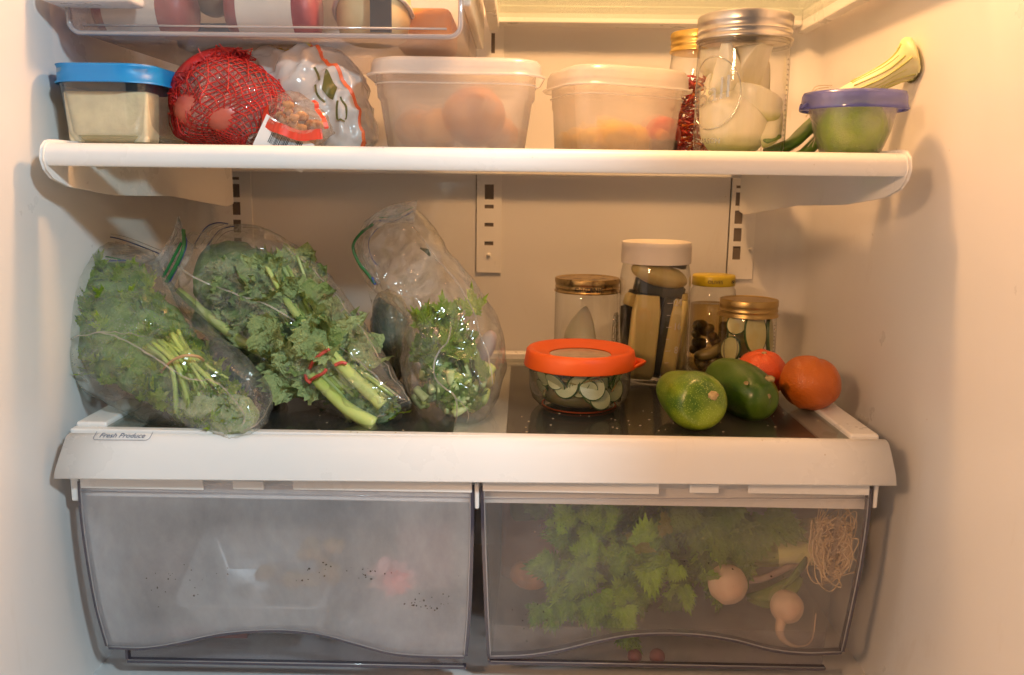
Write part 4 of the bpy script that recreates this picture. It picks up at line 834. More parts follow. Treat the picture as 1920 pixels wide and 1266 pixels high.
slab('dark curved piece under the top slab in the tall jar', ct + Vector((.004, -.006, .104)), .056, .016, .018, (0, 12, 0), M['dark_skin'], gs)
slab('dark strip just under the white cap', ct + Vector((.016, -.006, .134)), .034, .016, .012, (0, 12, 0), M['dark_skin'], gs)
v, f = blob(ct + Vector((.003, -.012, .119)), (.032, .018, .0125), 16, Euler((0, radians(14), 0)).to_matrix(), .05); tag(link('courgette_slab', v, f, M['pale_slab'], at=ct + Vector((.003, -.012, .119))), 'lens shaped pale slab lying across the top of the tall jar', 'vegetable', gs)
slab('small pale end at the upper left of the tall jar', ct + Vector((-.024, -.010, .09)), .022, .012, .014, (0, 20, 20), M['pale_slab'], gs)
# olive jar with yellow lid
gy, cy_, ry, Hy = jar('olive jar with yellow lid half hidden behind the tall jar', 1344, .965, 86, 516, ZG, neck=.86, bandh=.010, glass='glass_smooth', shoulder=.02)
M['yellow_lid'] = solid('yellow_lid', (.62, .46, .02), .35, (.55, .42, .02), 30)
v, f = lathe([(ry * .92, Hy - .012), (ry * .94, Hy - .011), (ry * .93, Hy - .002), (ry * .90, Hy), (.0005, Hy + .0004)], 60, cy_); link('lid', v, f, M['yellow_lid'], gy)
wrap_text(gy, 'OLIVES', cy_, ry * .94, -8, Hy - .0065, .0055, M['black'], 'lid_letters'); wrap_text(gy, 'NET', cy_, ry * .94, 52, Hy - .0065, .0055, M['black'], 'lid_letters')
M['olive_brine'] = clear('olive_brine', (.86, .74, .46), (.4, .3, .15), haze=.08, hcol=(.10, .07, .02), refl=.03)
v, f = lathe([(ry * .9, .004), (ry * .96, .009), (ry * .96, Hy * .70)], 40, cy_); tag(link('dark_brine', v, f, M['olive_brine'], at=cy_ + Vector((0, 0, .004))), 'dark olive brine in the yellow lidded jar', 'liquid')
M['olive'] = solid('olive_skin', (.22, .17, .045), .35, (.16, .12, .03), 40)
for i in range(26):
    a = R.uniform(pi, 2 * pi); q = ry * R.uniform(.6, .80); c = cy_ + Vector((q * cos(a), q * sin(a), R.uniform(.012, Hy * .5)))
    v, f = blob(c, (.0065, .006, .0085), 9, Euler((R.random() * 3, R.random() * 3, 0)).to_matrix()); tag(link('olive', v, f, M['olive'], at=c), 'green brown olive in the yellow lidded jar', 'olive', 'olives in the jar')
v, f = tube(path([cy_ + Vector((-.022, -.020, .022)), cy_ + Vector((-.004, -.026, .026)), cy_ + Vector((.014, -.020, .040))], 12), [.003, .005, .006, .0065, .0065, .0065, .0065, .0065, .006, .006, .005, .003], 12); tag(link('gherkin', v, f, M['olive'], at=cy_ + Vector((-.004, -.026, .026))), 'curved gherkin near the bottom of the yellow lidded jar', 'gherkin')
# small mason jar with gold band
gg, cg, rg, Hg = jar('short jar of courgette slices under a dull gold band by the right corner', 1417, .925, 108, 562, ZG, neck=.97, bandh=.016, shoulder=.012)
M['dull_gold'] = solid('dull_gold', (.55, .38, .14), .36, (.48, .33, .12), 40, metal=.85, bmp=.05, bscale=160)
band(gg, cg, rg, Hg - .019, .019, M['dull_gold'], kn=.0)
M['slice_flesh'] = solid('slice_flesh', (.62, .60, .28), .45, (.55, .50, .2), 40); M['slice_skin'] = solid('slice_skin', (.04, .10, .015), .4)
def slice_(label, c, r, th, rot, group, name='courgette_slice', sy=1.0, at=None):
    mtx = Matrix.Translation(c) @ Euler([radians(a) for a in rot]).to_matrix().to_4x4() @ Matrix.Diagonal((1, sy, 1, 1)); n = 28
    v = []; 
    for (q, z) in ((0.0001, -th), (r * .93, -th), (r, -th * .8), (r, th * .8), (r * .93, th), (.0001, th)): v += [mtx @ Vector((q * cos(2 * pi * j / n), q * sin(2 * pi * j / n), z)) for j in range(n)]
    o = link(name, v, grid_faces(6, n, True), [M['slice_flesh'], M['slice_skin']], at=c)
    for i, p_ in enumerate(o.data.polygons): p_.material_index = 1 if n <= i < 4 * n else 0
    return tag(o, label, 'vegetable', group)
gs = 'courgette slices in the short jar'
for lab_, d, r_, rot, sy in (('long oval slice slanting in the middle of the short jar', (.003, -.022, .056), .013, (80, 0, 12), 1.9), ('slice at the upper left of the short jar', (-.016, -.018, .066), .011, (70, 30, -20), 1.3), ('slice at the right of the short jar', (.022, -.012, .050), .010, (85, 0, 60), 2.2), ('crossed slice low at the left of the short jar', (-.021, -.016, .036), .012, (80, 0, -45), 1.2), ('slice behind the others in the short jar', (0, .004, .05), .022, (90, 0, 0), 1.3)):
    slice_(lab_, cg + Vector(d), r_, .0022, rot, gs, sy=sy)
for d0 in (-48,): emboss_ring(gg, cg, rg, d0, .038, 16, .018)
for i in range(12): v, f = blob(on_cyl(cg, rg, 52, .018 + i * .0042), (.001, .0007, .0008), 5); link('glass_bump', v, f, M['emboss'], gg)

# --- round glass dish with orange lid
Yo = .775; a = P(990, 730, Yo); b = P(1196, 730, Yo); ro = (b.x - a.x) / 2 * .985; co = Vector(((a.x + b.x) / 2, Yo + ro * .96, ZG)); Ho = P(1093, 690, co.y - ro).z - ZG
go = thing('glass_bowl', 'round glass dish of cucumber salad with orange rubber lid', 'food container', tuple(co))
M['dish_glass'] = clear('dish_glass', (.93, .95, .93), (.30, .30, .27), haze=.02, refl=.05, amp=.7, rough=.03, bmp=.05, bscale=30, epow=3)
v, f = open_lathe([(ro * .5, .0025), (ro * .62, .0), (ro * .80, .002), (ro * .93, .009), (ro * .985, .020), (ro, Ho * .8), (ro, Ho)], 64, co); link('dish', v, f, M['dish_glass'], go)
M['orange_lid'] = solid('orange_rubber', (.95, .135, .012), .45, (.90, .12, .01), 20, bmp=.05, bscale=250, sss=.05)
v, f = lathe([(ro * .96, Ho - .006), (ro * 1.085, Ho - .0075), (ro * 1.095, Ho - .0065), (ro * 1.065, Ho + .003), (ro * 1.05, Ho + .0075), (ro * 1.01, Ho + .0095), (ro * .93, Ho + .0090), (ro * .86, Ho + .0055), (ro * .62, Ho + .0045), (ro * .60, Ho + .0035)], 80, co)
f = f[:-2]; lid_ = link('lid', v, f, M['orange_lid'], go)
v, f = lathe([(ro * .60, Ho + .003), (ro * .3, Ho + .0033), (.0005, Ho + .0033)], 60, co); link('window', v, f[:-2], solid('lid_window', (.70, .52, .34), .25, (.55, .42, .26), 60, coat=.3), go)
v, f = tube([co + Vector((ro * 1.02, .012, Ho - .004)), co + Vector((ro * 1.16, .004, Ho - .005)), co + Vector((ro * 1.22, -.006, Ho - .0045)), co + Vector((ro * 1.02, -.022, Ho - .004))], [.004, .005, .004, .003], 8, .35); link('pull_tab', v, f, M['orange_lid'], go)
v, f = tube([co + Vector((ro * .72 * cos(radians(t_)), ro * .72 * sin(radians(t_)), .0012)) for t_ in range(0, 361, 10)], .0008, 5); link('foot_ring', v, f, M['orange_lid'], go)
M['cuc_flesh'] = solid('cucumber_flesh', (.55, .58, .36), .35, (.48, .50, .28), 30, sss=.1); M['slice_flesh'] = M['cuc_flesh']
gs = 'cucumber slices in the orange lidded dish'
for i in range(42):
    a = R.uniform(pi * .98, 2 * pi * 1.01) if i < 30 else R.uniform(0, 2 * pi); q = ro * (R.uniform(.62, .80) if i < 30 else R.uniform(0, .6)); c = co + Vector((q * cos(a), q * sin(a), R.uniform(.013, Ho - .010)))
    slice_('thin cucumber slice behind the glass of the orange lidded dish', c, R.uniform(.009, .0135), .0008, (90 + R.gauss(0, 22), R.gauss(0, 20), math.degrees(a) + 90 + R.gauss(0, 12)), gs, 'cucumber_slice')
M['slaw'] = solid('green_slaw', (.20, .24, .06), .5, (.36, .20, .08), 60, bmp=.4, bscale=160)
vs, fs = [], []
for i in range(70):
    a = R.uniform(0, 2 * pi); q = ro * R.uniform(.3, .82); c = co + Vector((q * cos(a), q * sin(a), R.uniform(.008, Ho - .012))); d = Vector((R.gauss(0, 1), R.gauss(0, 1), R.gauss(0, .6))).normalized() * .014; d -= Vector((cos(a), sin(a), 0)) * d.dot(Vector((cos(a), sin(a), 0)))
    v, f = tube(path([c - d, c + Vector((R.gauss(0, .003), R.gauss(0, .002), R.gauss(0, .003))), c + d], 6), R.uniform(.0008, .002), 6, .5); n = len(vs); vs += v; fs += [tuple(j + n for j in x) for x in f]
tag(link('herb_strips', vs, fs, M['slaw'], at=co, kind='stuff'), 'green strips mixed among the cucumber slices', 'herbs')
M['slaw2'] = solid('dark_dressing', (.10, .10, .035), .4, (.20, .14, .06), 40)
v, f = lathe([(ro * .5, .003), (ro * .70, .007), (ro * .72, .014), (ro * .5, Ho * .6), (.001, Ho * .65)], 30, co); tag(link('salad_mass', v, f, M['slaw2'], at=co), 'dark herb dressing under the cucumber slices', 'salad')

# --- courgettes and oranges
def speck(name, a, b, dots, sc, coat=.15, bmp=.15, dotsize=.28):
    m, t, out = nt(name); p_ = N(t, 'ShaderNodeBsdfPrincipled', Roughness=.32); p_.inputs['Coat Weight'].default_value = coat
    base = ramp(t, noise_tex(t, 24, 4, stretch=(1, .4, 1)), [(.38, a), (.60, b)]); vv = voro(t, sc)
    mk = N(t, 'ShaderNodeMapRange'); t.links.new(vv, mk.inputs[0]); mk.inputs[1].default_value = dotsize; mk.inputs[2].default_value = dotsize * .5; mk.inputs[3].default_value = 0; mk.inputs[4].default_value = .65
    mx = N(t, 'ShaderNodeMix', data_type='RGBA'); t.links.new(mk.outputs[0], mx.inputs[0]); t.links.new(base, mx.inputs[6]); mx.inputs[7].default_value = rgba(dots); t.links.new(mx.outputs[2], p_.inputs['Base Color'])
    t.links.new(bump(t, vv, bmp, .0006), p_.inputs['Normal']); t.links.new(p_.outputs[0], out.inputs[0]); return m
M['courgette'] = speck('courgette_skin', (.055, .13, .006), (.24, .34, .015), (.42, .52, .10), 640, bmp=.3, dotsize=.34)
M['courgette2'] = speck('dark_courgette_skin2', (.04, .11, .006), (.09, .17, .01), (.20, .28, .05), 330, dotsize=.16)
M['scar'] = solid('stem_scar', (.55, .42, .20), .7, (.30, .2, .08), 260, bmp=.5, bscale=400)
def fat_tube(ctrl, rads, n=34, seg=28):
    p_ = path(ctrl, n); r_ = [max(.0006, cr(rads, i / (n - 1))) for i in range(n)]; v, f = tube(p_, r_, seg); return v, f, p_
r1 = .0315; ctrl = [P(1246, 718, .812), P(1260, 727, .795), P(1286, 743, .768), P(1306, 752, .746), P(1318, 756, .729), P(1321, 757, .7245)]; e1 = ctrl[3]
for q in ctrl: q.z = max(q.z, ZG + .018)
v, f, p_ = fat_tube(ctrl, [.004, .0165, .0240, .0265, .0205, .003])
g = thing('courgette', 'speckled light green courgette with its blunt stem scar toward the viewer', 'courgette', (e1.x, .78, ZG), 'green courgettes'); link('skin', v, f, M['courgette'], g)
def plug(par, p0, r_, m, nrm=Vector((0, -1, .2))):
    rot = nrm.to_track_quat('Z', 'Y').to_matrix(); v, f = blob(p0, (r_, r_ * .9, r_ * .35), 10, rot, .5, 80, 2); return link('stem_scar', v, f, m, par)
plug(g, p_[-1] + Vector((.0075, .0015, .007)), .0042, M['scar'])
ctrl = [P(1340, 700, .868), P(1352, 706, .855), P(1382, 722, .825), P(1412, 743, .797), P(1432, 757, .780), P(1438, 761, .776)]; e1 = ctrl[3]
for q in ctrl: q.z = max(q.z, ZG + .018)
v, f, p_ = fat_tube(ctrl, [.004, .0190, .0250, .0245, .0165, .003])
g = thing('courgette', 'darker smooth green courgette lying between the speckled one and the oranges', 'courgette', (e1.x, .83, ZG), 'green courgettes'); link('skin', v, f, M['courgette2'], g)
plug(g, p_[-1] + Vector((.0, .002, .004)), .0038, M['scar'], Vector((.3, -1, 0))); plug(g, p_[-8] + Vector((.003, -.006, .0225)), .0045, M['scar'], Vector((.1, -.5, 1))); plug(g, p_[-14] + Vector((-.012, -.016, .0165)), .0022, M['scar'], Vector((-.2, -.8, .7)))
def orange_mat(name, a, b): return solid(name, a, .36, b, 16, bmp=.55, bscale=620, bdist=.0008, vor=True, coat=.1, sss=.08)
for lab_, (px, py, Yy, r_), mm in (('orange with its stem button on top, resting by the right wall', (1518, 728, .822, .0295), orange_mat('orange_peel', (.62, .15, .012), (.50, .11, .012))), ('redder orange partly behind the dark courgette', (1427, 700, .872, .0270), orange_mat('red_orange_peel', (.72, .10, .015), (.60, .08, .012)))):
    c = P(px, py, Yy); c.z = ZG + r_ * .90; g = thing('orange', lab_, 'orange', (c.x, c.y, ZG), 'oranges by the right wall')
    def fo(d): k_ = 1 - .06 * math.exp(-((1 - d.z) / .02)) ; return Vector((d.x, d.y, d.z * k_ * (1 + .02 * sin(5 * math.atan2(d.y, d.x)))))
    v, f = blob(c, (r_, r_, r_ * .90), 30, Euler((radians(14), 0, radians(px))).to_matrix(), .05, 40, px, fo); link('peel', v, f, mm, g)
    t_ = Euler((radians(14), 0, 0)).to_matrix() @ Vector((0, 0, r_ * .86)); v, f = blob(c + t_, (.0028, .0028, .0012), 8, None, .5, 80); link('stem_button', v, f, M['scar'], g)

# ================================================================== HERB BAGS
def leaf_mesh(name, m, lobes=5, ser=.10, n=44, wide=1.0, length=1.0, ruffle=.12, seed=0, cup=.15, pinch=.45, rings=3):
    """serrated lobed leaf in the XY plane, stalk at the origin, tip along +Y, unit size"""
    v = [Vector((0, .12 * length, 0))]; out = []
    for i in range(n):
        th = -pi * .93 + 2 * pi * .93 * i / (n - 1); q = 1 - pinch * abs(sin(th * lobes / 2 + (pi / 2 if lobes % 2 == 0 else 0) * 0)) ** .9 if lobes else 1
        r = (.50 + .50 * cos(th * .5) ** .8) * q * (1 + ser * (1 if i % 2 else -1)); out.append((th, r))
    for k in range(1, rings + 1):
        for th, r in out:
            rr = r * (k / rings) ** .9; x = sin(th) * rr * .62 * wide; y = .12 * length + cos(th) * rr * .62 * length + .30 * rr * length
            z = cup * (x * x) - .05 * y + ruffle * (k / rings) ** 2 * noise.noise(Vector((x * 3.2 + seed, y * 3.2, seed))) + .03 * sin(th * 9) * (k / rings)
            v.append(Vector((x, y, z)))
    f = [(0, 1 + i, 2 + i) for i in range(n - 1)]
    for k in range(rings - 1):
        o_ = 1 + k * n; f += [(o_ + i, o_ + n + i, o_ + n + i + 1, o_ + i + 1) for i in range(n - 1)]
    me = bpy.data.meshes.new(name); me.from_pydata([tuple(a) for a in v], [], f); me.polygons.foreach_set('use_smooth', [True] * len(me.polygons)); me.materials.append(m); me.update(); return me
def leaf_mat(name, a, b, tr=.35, rough=.45, sc=90, spec=.4):
    m, t, out = nt(name); p_ = N(t, 'ShaderNodeBsdfPrincipled', Roughness=rough); p_.inputs['Specular IOR Level'].default_value = spec
    oi = t.nodes.new('ShaderNodeObjectInfo'); n = noise_tex(t, 2.2, 5); ad = N(t, 'ShaderNodeMath', operation='MULTIPLY_ADD'); t.links.new(oi.outputs['Random'], ad.inputs[0]); ad.inputs[1].default_value = .5; t.links.new(n, ad.inputs[2])
    col = ramp(t, ad.outputs[0], [(.34, a), (.92, b)]); t.links.new(col, p_.inputs['Base Color'])
    t.links.new(bump(t, noise_tex(t, 9, 3), .7, .02), p_.inputs['Normal'])
    l = t.nodes.new('ShaderNodeBsdfTranslucent'); t.links.new(col, l.inputs[0]); mx = N(t, 'ShaderNodeMixShader', Fac=tr); t.links.new(p_.outputs[0], mx.inputs[1]); t.links.new(l.outputs[0], mx.inputs[2]); t.links.new(mx.outputs[0], out.inputs[0]); return m
M['parsley'] = leaf_mat('parsley_leaf', (.17, .31, .014), (.50, .66, .09)); M['kale'] = leaf_mat('kale_leaf', (.22, .32, .075), (.54, .62, .26), tr=.3); M['cress'] = leaf_mat('dark_leaf', (.08, .18, .02), (.26, .42, .06))
M['celery_leaf'] = leaf_mat('celery_leaf', (.025, .12, .006), (.36, .66, .03), tr=.22); M['celery_yellow'] = leaf_mat('yellow_leaf', (.30, .34, .02), (.45, .46, .04), tr=.4)
M['stem'] = solid('pale_green_stem', (.34, .46, .08), .4, (.52, .60, .16), 30, stretch=(1, 1, .3), sss=.1); M['stalk'] = solid('kale_stalk', (.46, .54, .12), .4, (.64, .68, .24), 24, sss=.1, bmp=.1, bscale=120)
M['stem_end'] = solid('cut_stem_end', (.55, .62, .28), .5, (.42, .52, .18), 90)
M['leafy'] = solid('packed_leaf_mass', (.09, .17, .03), .6, (.24, .36, .09), 60, bmp=1, bscale=130, bdist=.004)
LV = {}
for nm, m_, kw in (('parsley', 'parsley', dict(lobes=5, pinch=.5, ser=.16, n=34)), ('kale', 'kale', dict(lobes=4, pinch=.22, ser=.07, n=52, ruffle=.55, cup=.4, wide=1.1, rings=5)), ('cress', 'cress', dict(lobes=3, pinch=.3, ser=.10, n=34)), ('celery', 'celery_leaf', dict(lobes=3, pinch=.40, ser=.13, n=52, wide=1.05, ruffle=.25, rings=4)), ('yellow', 'celery_yellow', dict(lobes=3, pinch=.40, ser=.13, n=52, ruffle=.25))):
    LV[nm] = [leaf_mesh('leaf', M[m_], seed=s_ * 7.3, **kw) for s_ in range(5)]
def put_leaf(kind, loc, nrm, up, size, parent, name='leaf'):
    nrm = Vector(nrm).normalized(); up = Vector(up); up = (up - nrm * up.dot(nrm)); up = up.normalized() if up.length > 1e-4 else nrm.orthogonal().normalized(); rt = up.cross(nrm)
    o = bpy.data.objects.new(name, R.choice(LV[kind])); COL.objects.link(o); o.parent = parent; off = Vector(parent['_o'])
    o.matrix_local = Matrix.Translation(Vector(loc) - off) @ Matrix(((rt.x, up.x, nrm.x), (rt.y, up.y, nrm.y), (rt.z, up.z, nrm.z))).to_4x4() @ Matrix.Scale(size, 4); return o
def fill(lf, kind, cnt, u0, u1, rr, size, parent, a0=0.15, a1=2.99, dirn=None, jit=.6):
    for i in range(cnt):
        u = R.uniform(u0, u1); a = R.uniform(a0, a1); r = R.uniform(*rr) * (1 - .18 * abs(cos(a))); q, d, h, t = lf.base(u, a, r)
        n = (d * sin(a) + h.normalized() * cos(a) * .6 + Vector((R.gauss(0, jit), R.gauss(0, jit), R.gauss(0, jit)))).normalized()
        up = (dirn if dirn else Vector((0, 0, 1))) + Vector((R.gauss(0, .5), R.gauss(0, .3), R.gauss(0, .5))); s_ = R.uniform(*size)
        put_leaf(kind, q - up.normalized() * s_ * .5, n, up, s_, parent)
def core(lf, u0, u1, r, parent, m, name='leaf_mass', n=40):
    v = []
    for i in range(n):
        u = u0 + (u1 - u0) * i / (n - 1); e = sin(pi * min(1, max(0, i / (n - 1)))) ** .35 if 0 < i < n - 1 else .05
        for j in range(36):
            q, d, h, t = lf.base(u, 2 * pi * j / 36, r * e); q += Vector((1, 1, 1)) * .004 * noise.noise(q * 70); v.append(q)
    return link(name, v, grid_faces(n, 36, True), m, parent, kind='stuff')
def film_mat(name, haze, **kw):
    d = dict(tint=(.97, .97, .95), edge=(.72, .72, .68), haze=haze, hcol=(.78, .78, .74), hnoise=haze * 1.0, hscale=26, hpow=2.2, refl=.07, amp=.55, rough=.11, bmp=.5, bscale=18, bdist=.005, crinkle=16, ramp_pow=3); d.update(kw); return clear(name, **d)  # fold sheen painted as white haze streaks, with whitened outlines
M['zip_green'] = clear('green_zip', (.2, .6, .25), (.1, .4, .15), haze=.75, hcol=(.04, .35, .09), refl=.08); M['zip_blue'] = solid('blue_zip', (.02, .05, .22), .4); M['zip_clear'] = clear('zip_ridge', (.9, .9, .9), (.6, .6, .6), haze=.4, hcol=(.75, .72, .70), refl=.15)
M['seam'] = clear('bag_seam', (.95, .93, .88), (.8, .75, .7), haze=.5, hcol=(.75, .66, .55), refl=.2)
def px_strip(pts, wd, m_, name, par, n=40, dy=0):
    """narrow film ribbon through (px, py, Y) points"""
    p_ = path([P(a_, b_, c_) for a_, b_, c_ in pts], n); v, f = tube(p_, wd / 2, 6, .25); return link(name, v, f, m_, par)
def px_sheet(left, right, m_, name, par, n=30, k=14, wav=.003, seed=0):
    """film sheet between two px curves"""
    L_ = path([P(*q) for q in left], n); R_ = path([P(*q) for q in right], n); v = []
    for i in range(n):
        for j in range(k):
            q = L_[i].lerp(R_[i], j / (k - 1)); w_ = noise.noise(q * 40 + Vector((seed, 0, 0))) * wav * sin(pi * j / (k - 1)) + wav * .3 * sin(j * 2.2); v.append(q + Vector((0, -w_, 0)))
    return link(name, v, grid_faces(n, k), m_, par)

# ---------------- bag A: parsley, far left
A_ = Loft([(150, 452, 285, 470, .850, .004), (122, 490, 306, 506, .835, .020), (84, 545, 330, 540, .82, .034), (78, 600, 372, 580, .81, .040), (98, 680, 425, 640, .795, .042), (170, 738, 478, 690, .765, .042), (262, 784, 508, 735, .746, .036), (345, 806, 500, 768, .727, .022), (402, 814, 480, 796, .712, .010), (426, 817, 450, 810, .705, .002)], amp=.0050, seed=21, ridge=.9, creases=26)
ba = thing('zip_bag', 'leftmost zip bag of parsley leaning on the left wall with misted plastic', 'zip bag', (P(400, 815, .74).x, .76, ZG), 'clear zip bags of greens')
M['film_a'] = film_mat('misted_film', .11, drops=.22, dscale=420, hscale=14)
A_.mesh(220, 170, 'film', M['film_a'], ba)
px_sheet([(166, 438, .862), (150, 455, .856), (121, 488, .842)], [(312, 478, .862), (304, 488, .856), (296, 498, .840)], film_mat('mouth_film', .25), 'mouth_flap', ba, wav=.004)
for pts, m_, wd in (([(152, 447, .853), (215, 446, .85), (300, 476, .852)], 'zip_blue', .0014), ([(128, 478, .84), (190, 480, .838), (240, 490, .842)], 'zip_green', .0016), ([(120, 491, .838), (180, 490, .835), (240, 488, .84)], 'zip_blue', .0016), ([(127, 480, .839), (120, 492, .838)], 'zip_green', .004), ([(160, 443, .854), (225, 442, .852), (304, 471, .853)], 'zip_clear', .0009), ([(140, 462, .848), (215, 460, .846), (298, 486, .848)], 'zip_clear', .0008), ([(135, 470, .845), (215, 467, .844), (296, 491, .846)], 'zip_clear', .0008)):
    px_strip(pts, wd, M[m_], {'zip_blue': 'zip_line', 'zip_green': 'zip_line', 'zip_clear': 'zip_ridge'}[m_], ba)
for a_ in (0.0, pi): wstrip(A_, [(.04, a_), (.3, a_), (.6, a_), (.97, a_)], .0016, M['seam'], 'side_seam', ba, .0003, 90)
wstrip(A_, [(.12, 2.55), (.22, 2.25), (.33, 2.05), (.42, 1.95)], .0016, M['seam'], 'seam', ba); wstrip(A_, [(.44, 1.75), (.6, 1.5), (.78, 1.25), (.93, .9)], .0016, M['seam'], 'seam', ba)
wstrip(A_, [(.42, 2.6), (.45, 2.2), (.44, 1.8), (.50, 1.5)], .0012, M['seam'], 'crease', ba)
pa = thing('parsley_bunch', 'bunch of parsley tied with a tan rubber band inside the leftmost bag', 'parsley', (P(330, 700, .78).x, .78, ZG + .03))
core(A_, .10, .64, .74, pa, M['leafy'])
fill(A_, 'parsley', 190, .12, .62, (.70, .92), (.012, .022), pa, dirn=Vector((-.6, 0, 1)), a0=.3, a1=2.8)
fill(A_, 'cress', 40, .10, .45, (.6, .9), (.012, .022), pa, a0=1.6, a1=3.0)
def on(px, py, Y): return P(px, py, Y)
for i in range(24):
    t_ = i / 23; s0 = (270 + 70 * t_ + R.uniform(-8, 8), 655 - 30 * t_ + R.uniform(-10, 10)); s1 = (322 + 42 * t_, 690 - 22 * t_); s2 = (330 + 95 * t_ + R.uniform(-8, 8), 762 - 38 * t_ + R.uniform(-16, 16)); Yq = .738 + R.uniform(-.003, .012) + .012 * (t_ - .4) ** 2
    v, f = tube(path([on(*s0, Yq + .012), on(*s1, Yq - .004), on(*s2, Yq - .010)], 10), R.uniform(.0013, .0024), 7); link('stem', v, f, M['stem'], pa)
M['band_tan'] = solid('tan_rubber', (.55, .33, .16), .5); M['band_red'] = solid('red_rubber', (.62, .09, .06), .4)
v, f = tube(path([on(303, 698, .742), on(318, 680, .726), on(342, 668, .720), (on(368, 668, .724)), on(382, 676, .738)], 24), .0013, 6); link('rubber_band', v, f, M['band_tan'], pa)
fill(A_, 'parsley', 110, .60, .84, (.58, .84), (.009, .017), pa, a0=.4, a1=2.7)
core(A_, .62, .97, .74, pa, solid('pale_leaf_mass', (.20, .28, .08), .6, (.45, .48, .28), 70, bmp=1, bscale=140, bdist=.004))
# dark purple leafed bundle behind bag A
pb = thing('leafy_bundle', 'dark purple and green leafy bundle wrapped in film between the two left bags', 'greens', (P(470, 740, .80).x, .80, ZG))
B0 = Loft([(380, 640, 420, 625, .84, .01), (400, 680, 470, 650, .83, .03), (420, 740, 508, 690, .81, .034), (440, 785, 526, 735, .80, .03), (465, 800, 515, 765, .79, .012)], amp=.005, seed=31)
core(B0, .02, .98, .85, pb, solid('purple_leaf_mass', (.05, .09, .05), .5, (.12, .05, .13), 26, bmp=1, bscale=90, bdist=.006)); fill(B0, 'cress', 30, .1, .95, (.75, .95), (.014, .026), pb)
B0.mesh(50, 50, 'film', film_mat('tight_film', .16, bscale=60), pb)

# ---------------- bag B: kale, centre left
B_ = Loft([(342, 462, 440, 425, .870, .010), (318, 492, 500, 432, .862, .028), (322, 540, 566, 468, .852, .040), (348, 592, 612, 512, .840, .044), (408, 648, 655, 566, .822, .044), (482, 700, 698, 630, .805, .042), (560, 745, 732, 690, .785, .036), (640, 786, 760, 735, .765, .026), (690, 806, 770, 752, .752, .012), (705, 808, 770, 757, .748, .003)], amp=.0050, seed=41, ridge=.9, creases=26)
bb = thing('zip_bag', 'middle zip bag stuffed with kale, its thick stalks pointing down right', 'zip bag', (P(620, 790, .77).x, .80, ZG), 'clear zip bags of greens')
M['film_b'] = film_mat('clean_film', .075, hscale=12, drops=.12, dscale=500)
B_.mesh(220, 170, 'film', M['film_b'], bb)
px_sheet([(335, 405, .842), (322, 440, .84), (290, 488, .835), (285, 505, .835)], [(336, 408, .842), (350, 448, .835), (362, 470, .83), (322, 545, .825)], film_mat('ear_film', .30, bscale=50), 'mouth_flap', bb, wav=.005, seed=5)
for i, (pts, m_, wd) in enumerate((([(344, 430, .832), (345, 462, .826), (332, 495, .822), (312, 530, .820)], 'zip_green', .0042), ([(340, 455, .828), (322, 490, .824), (306, 520, .822)], 'zip_green', .0030), ([(347, 440, .831), (350, 460, .827), (338, 492, .824), (318, 530, .822)], 'zip_blue', .0010), ([(365, 458, .868), (385, 428, .875), (406, 418, .88), (428, 420, .88)], 'zip_blue', .0012), ([(388, 462, .866), (412, 432, .872), (440, 424, .876)], 'zip_blue', .0014), ([(395, 466, .864), (420, 438, .870), (446, 430, .874)], 'zip_clear', .001), ([(376, 460, .867), (398, 430, .874), (420, 421, .878)], 'zip_clear', .001))):
    px_strip(pts, wd, M[m_], {'zip_blue': 'zip_line', 'zip_green': 'zip_line', 'zip_clear': 'zip_ridge'}[m_], bb)
for k_ in range(6): px_strip([(333 + k_ * 1.5, 412 + k_ * 9, .838), (322 - k_ * 2, 450 + k_ * 8, .834), (298 - k_ * 1, 492 + k_ * 6, .83)], .0006, M['zip_clear'], 'zip_ridge', bb, 16)
px_sheet([(362, 466, .874), (378, 432, .884), (398, 418, .888), (425, 417, .888)], [(400, 470, .868), (424, 446, .874), (446, 434, .878), (470, 440, .878)], film_mat('back_flap', .22), 'back_flap', bb)
for a_ in (0.0, pi): wstrip(B_, [(.04, a_), (.3, a_), (.6, a_), (.97, a_)], .0016, M['seam'], 'side_seam', bb, .0003, 90)
wstrip(B_, [(.08, 2.5), (.25, 1.95), (.42, 1.55), (.60, 1.2), (.78, .9), (.95, .5)], .0015, M['seam'], 'seam', bb); wstrip(B_, [(.20, .65), (.42, .45), (.70, .35), (.95, .3)], .0013, M['seam'], 'crease', bb)
wstrip(B_, [(.90, 2.6), (.92, 1.6), (.95, .5)], .0012, M['seam'], 'crease', bb)
kb = thing('kale_bunch', 'bunch of grey green kale tied with a red rubber band in the middle bag', 'kale', (P(560, 650, .82).x, .82, ZG + .05))
core(B_, .10, .62, .70, kb, M['leafy']); core(B_, .55, .94, .58, kb, solid('kale_mass', (.06, .12, .04), .6, (.20, .30, .12), 60, bmp=1, bscale=130, bdist=.004))
fill(B_, 'kale', 85, .28, .62, (.45, .74), (.036, .062), kb, dirn=Vector((-.8, 0, .8)), a0=.25, a1=2.85, jit=.5); fill(B_, 'kale', 26, .50, .85, (.4, .75), (.012, .024), kb, a0=.3, a1=2.8); fill(B_, 'parsley', 26, .62, .95, (.5, .8), (.010, .016), kb, a0=.3, a1=1.6)
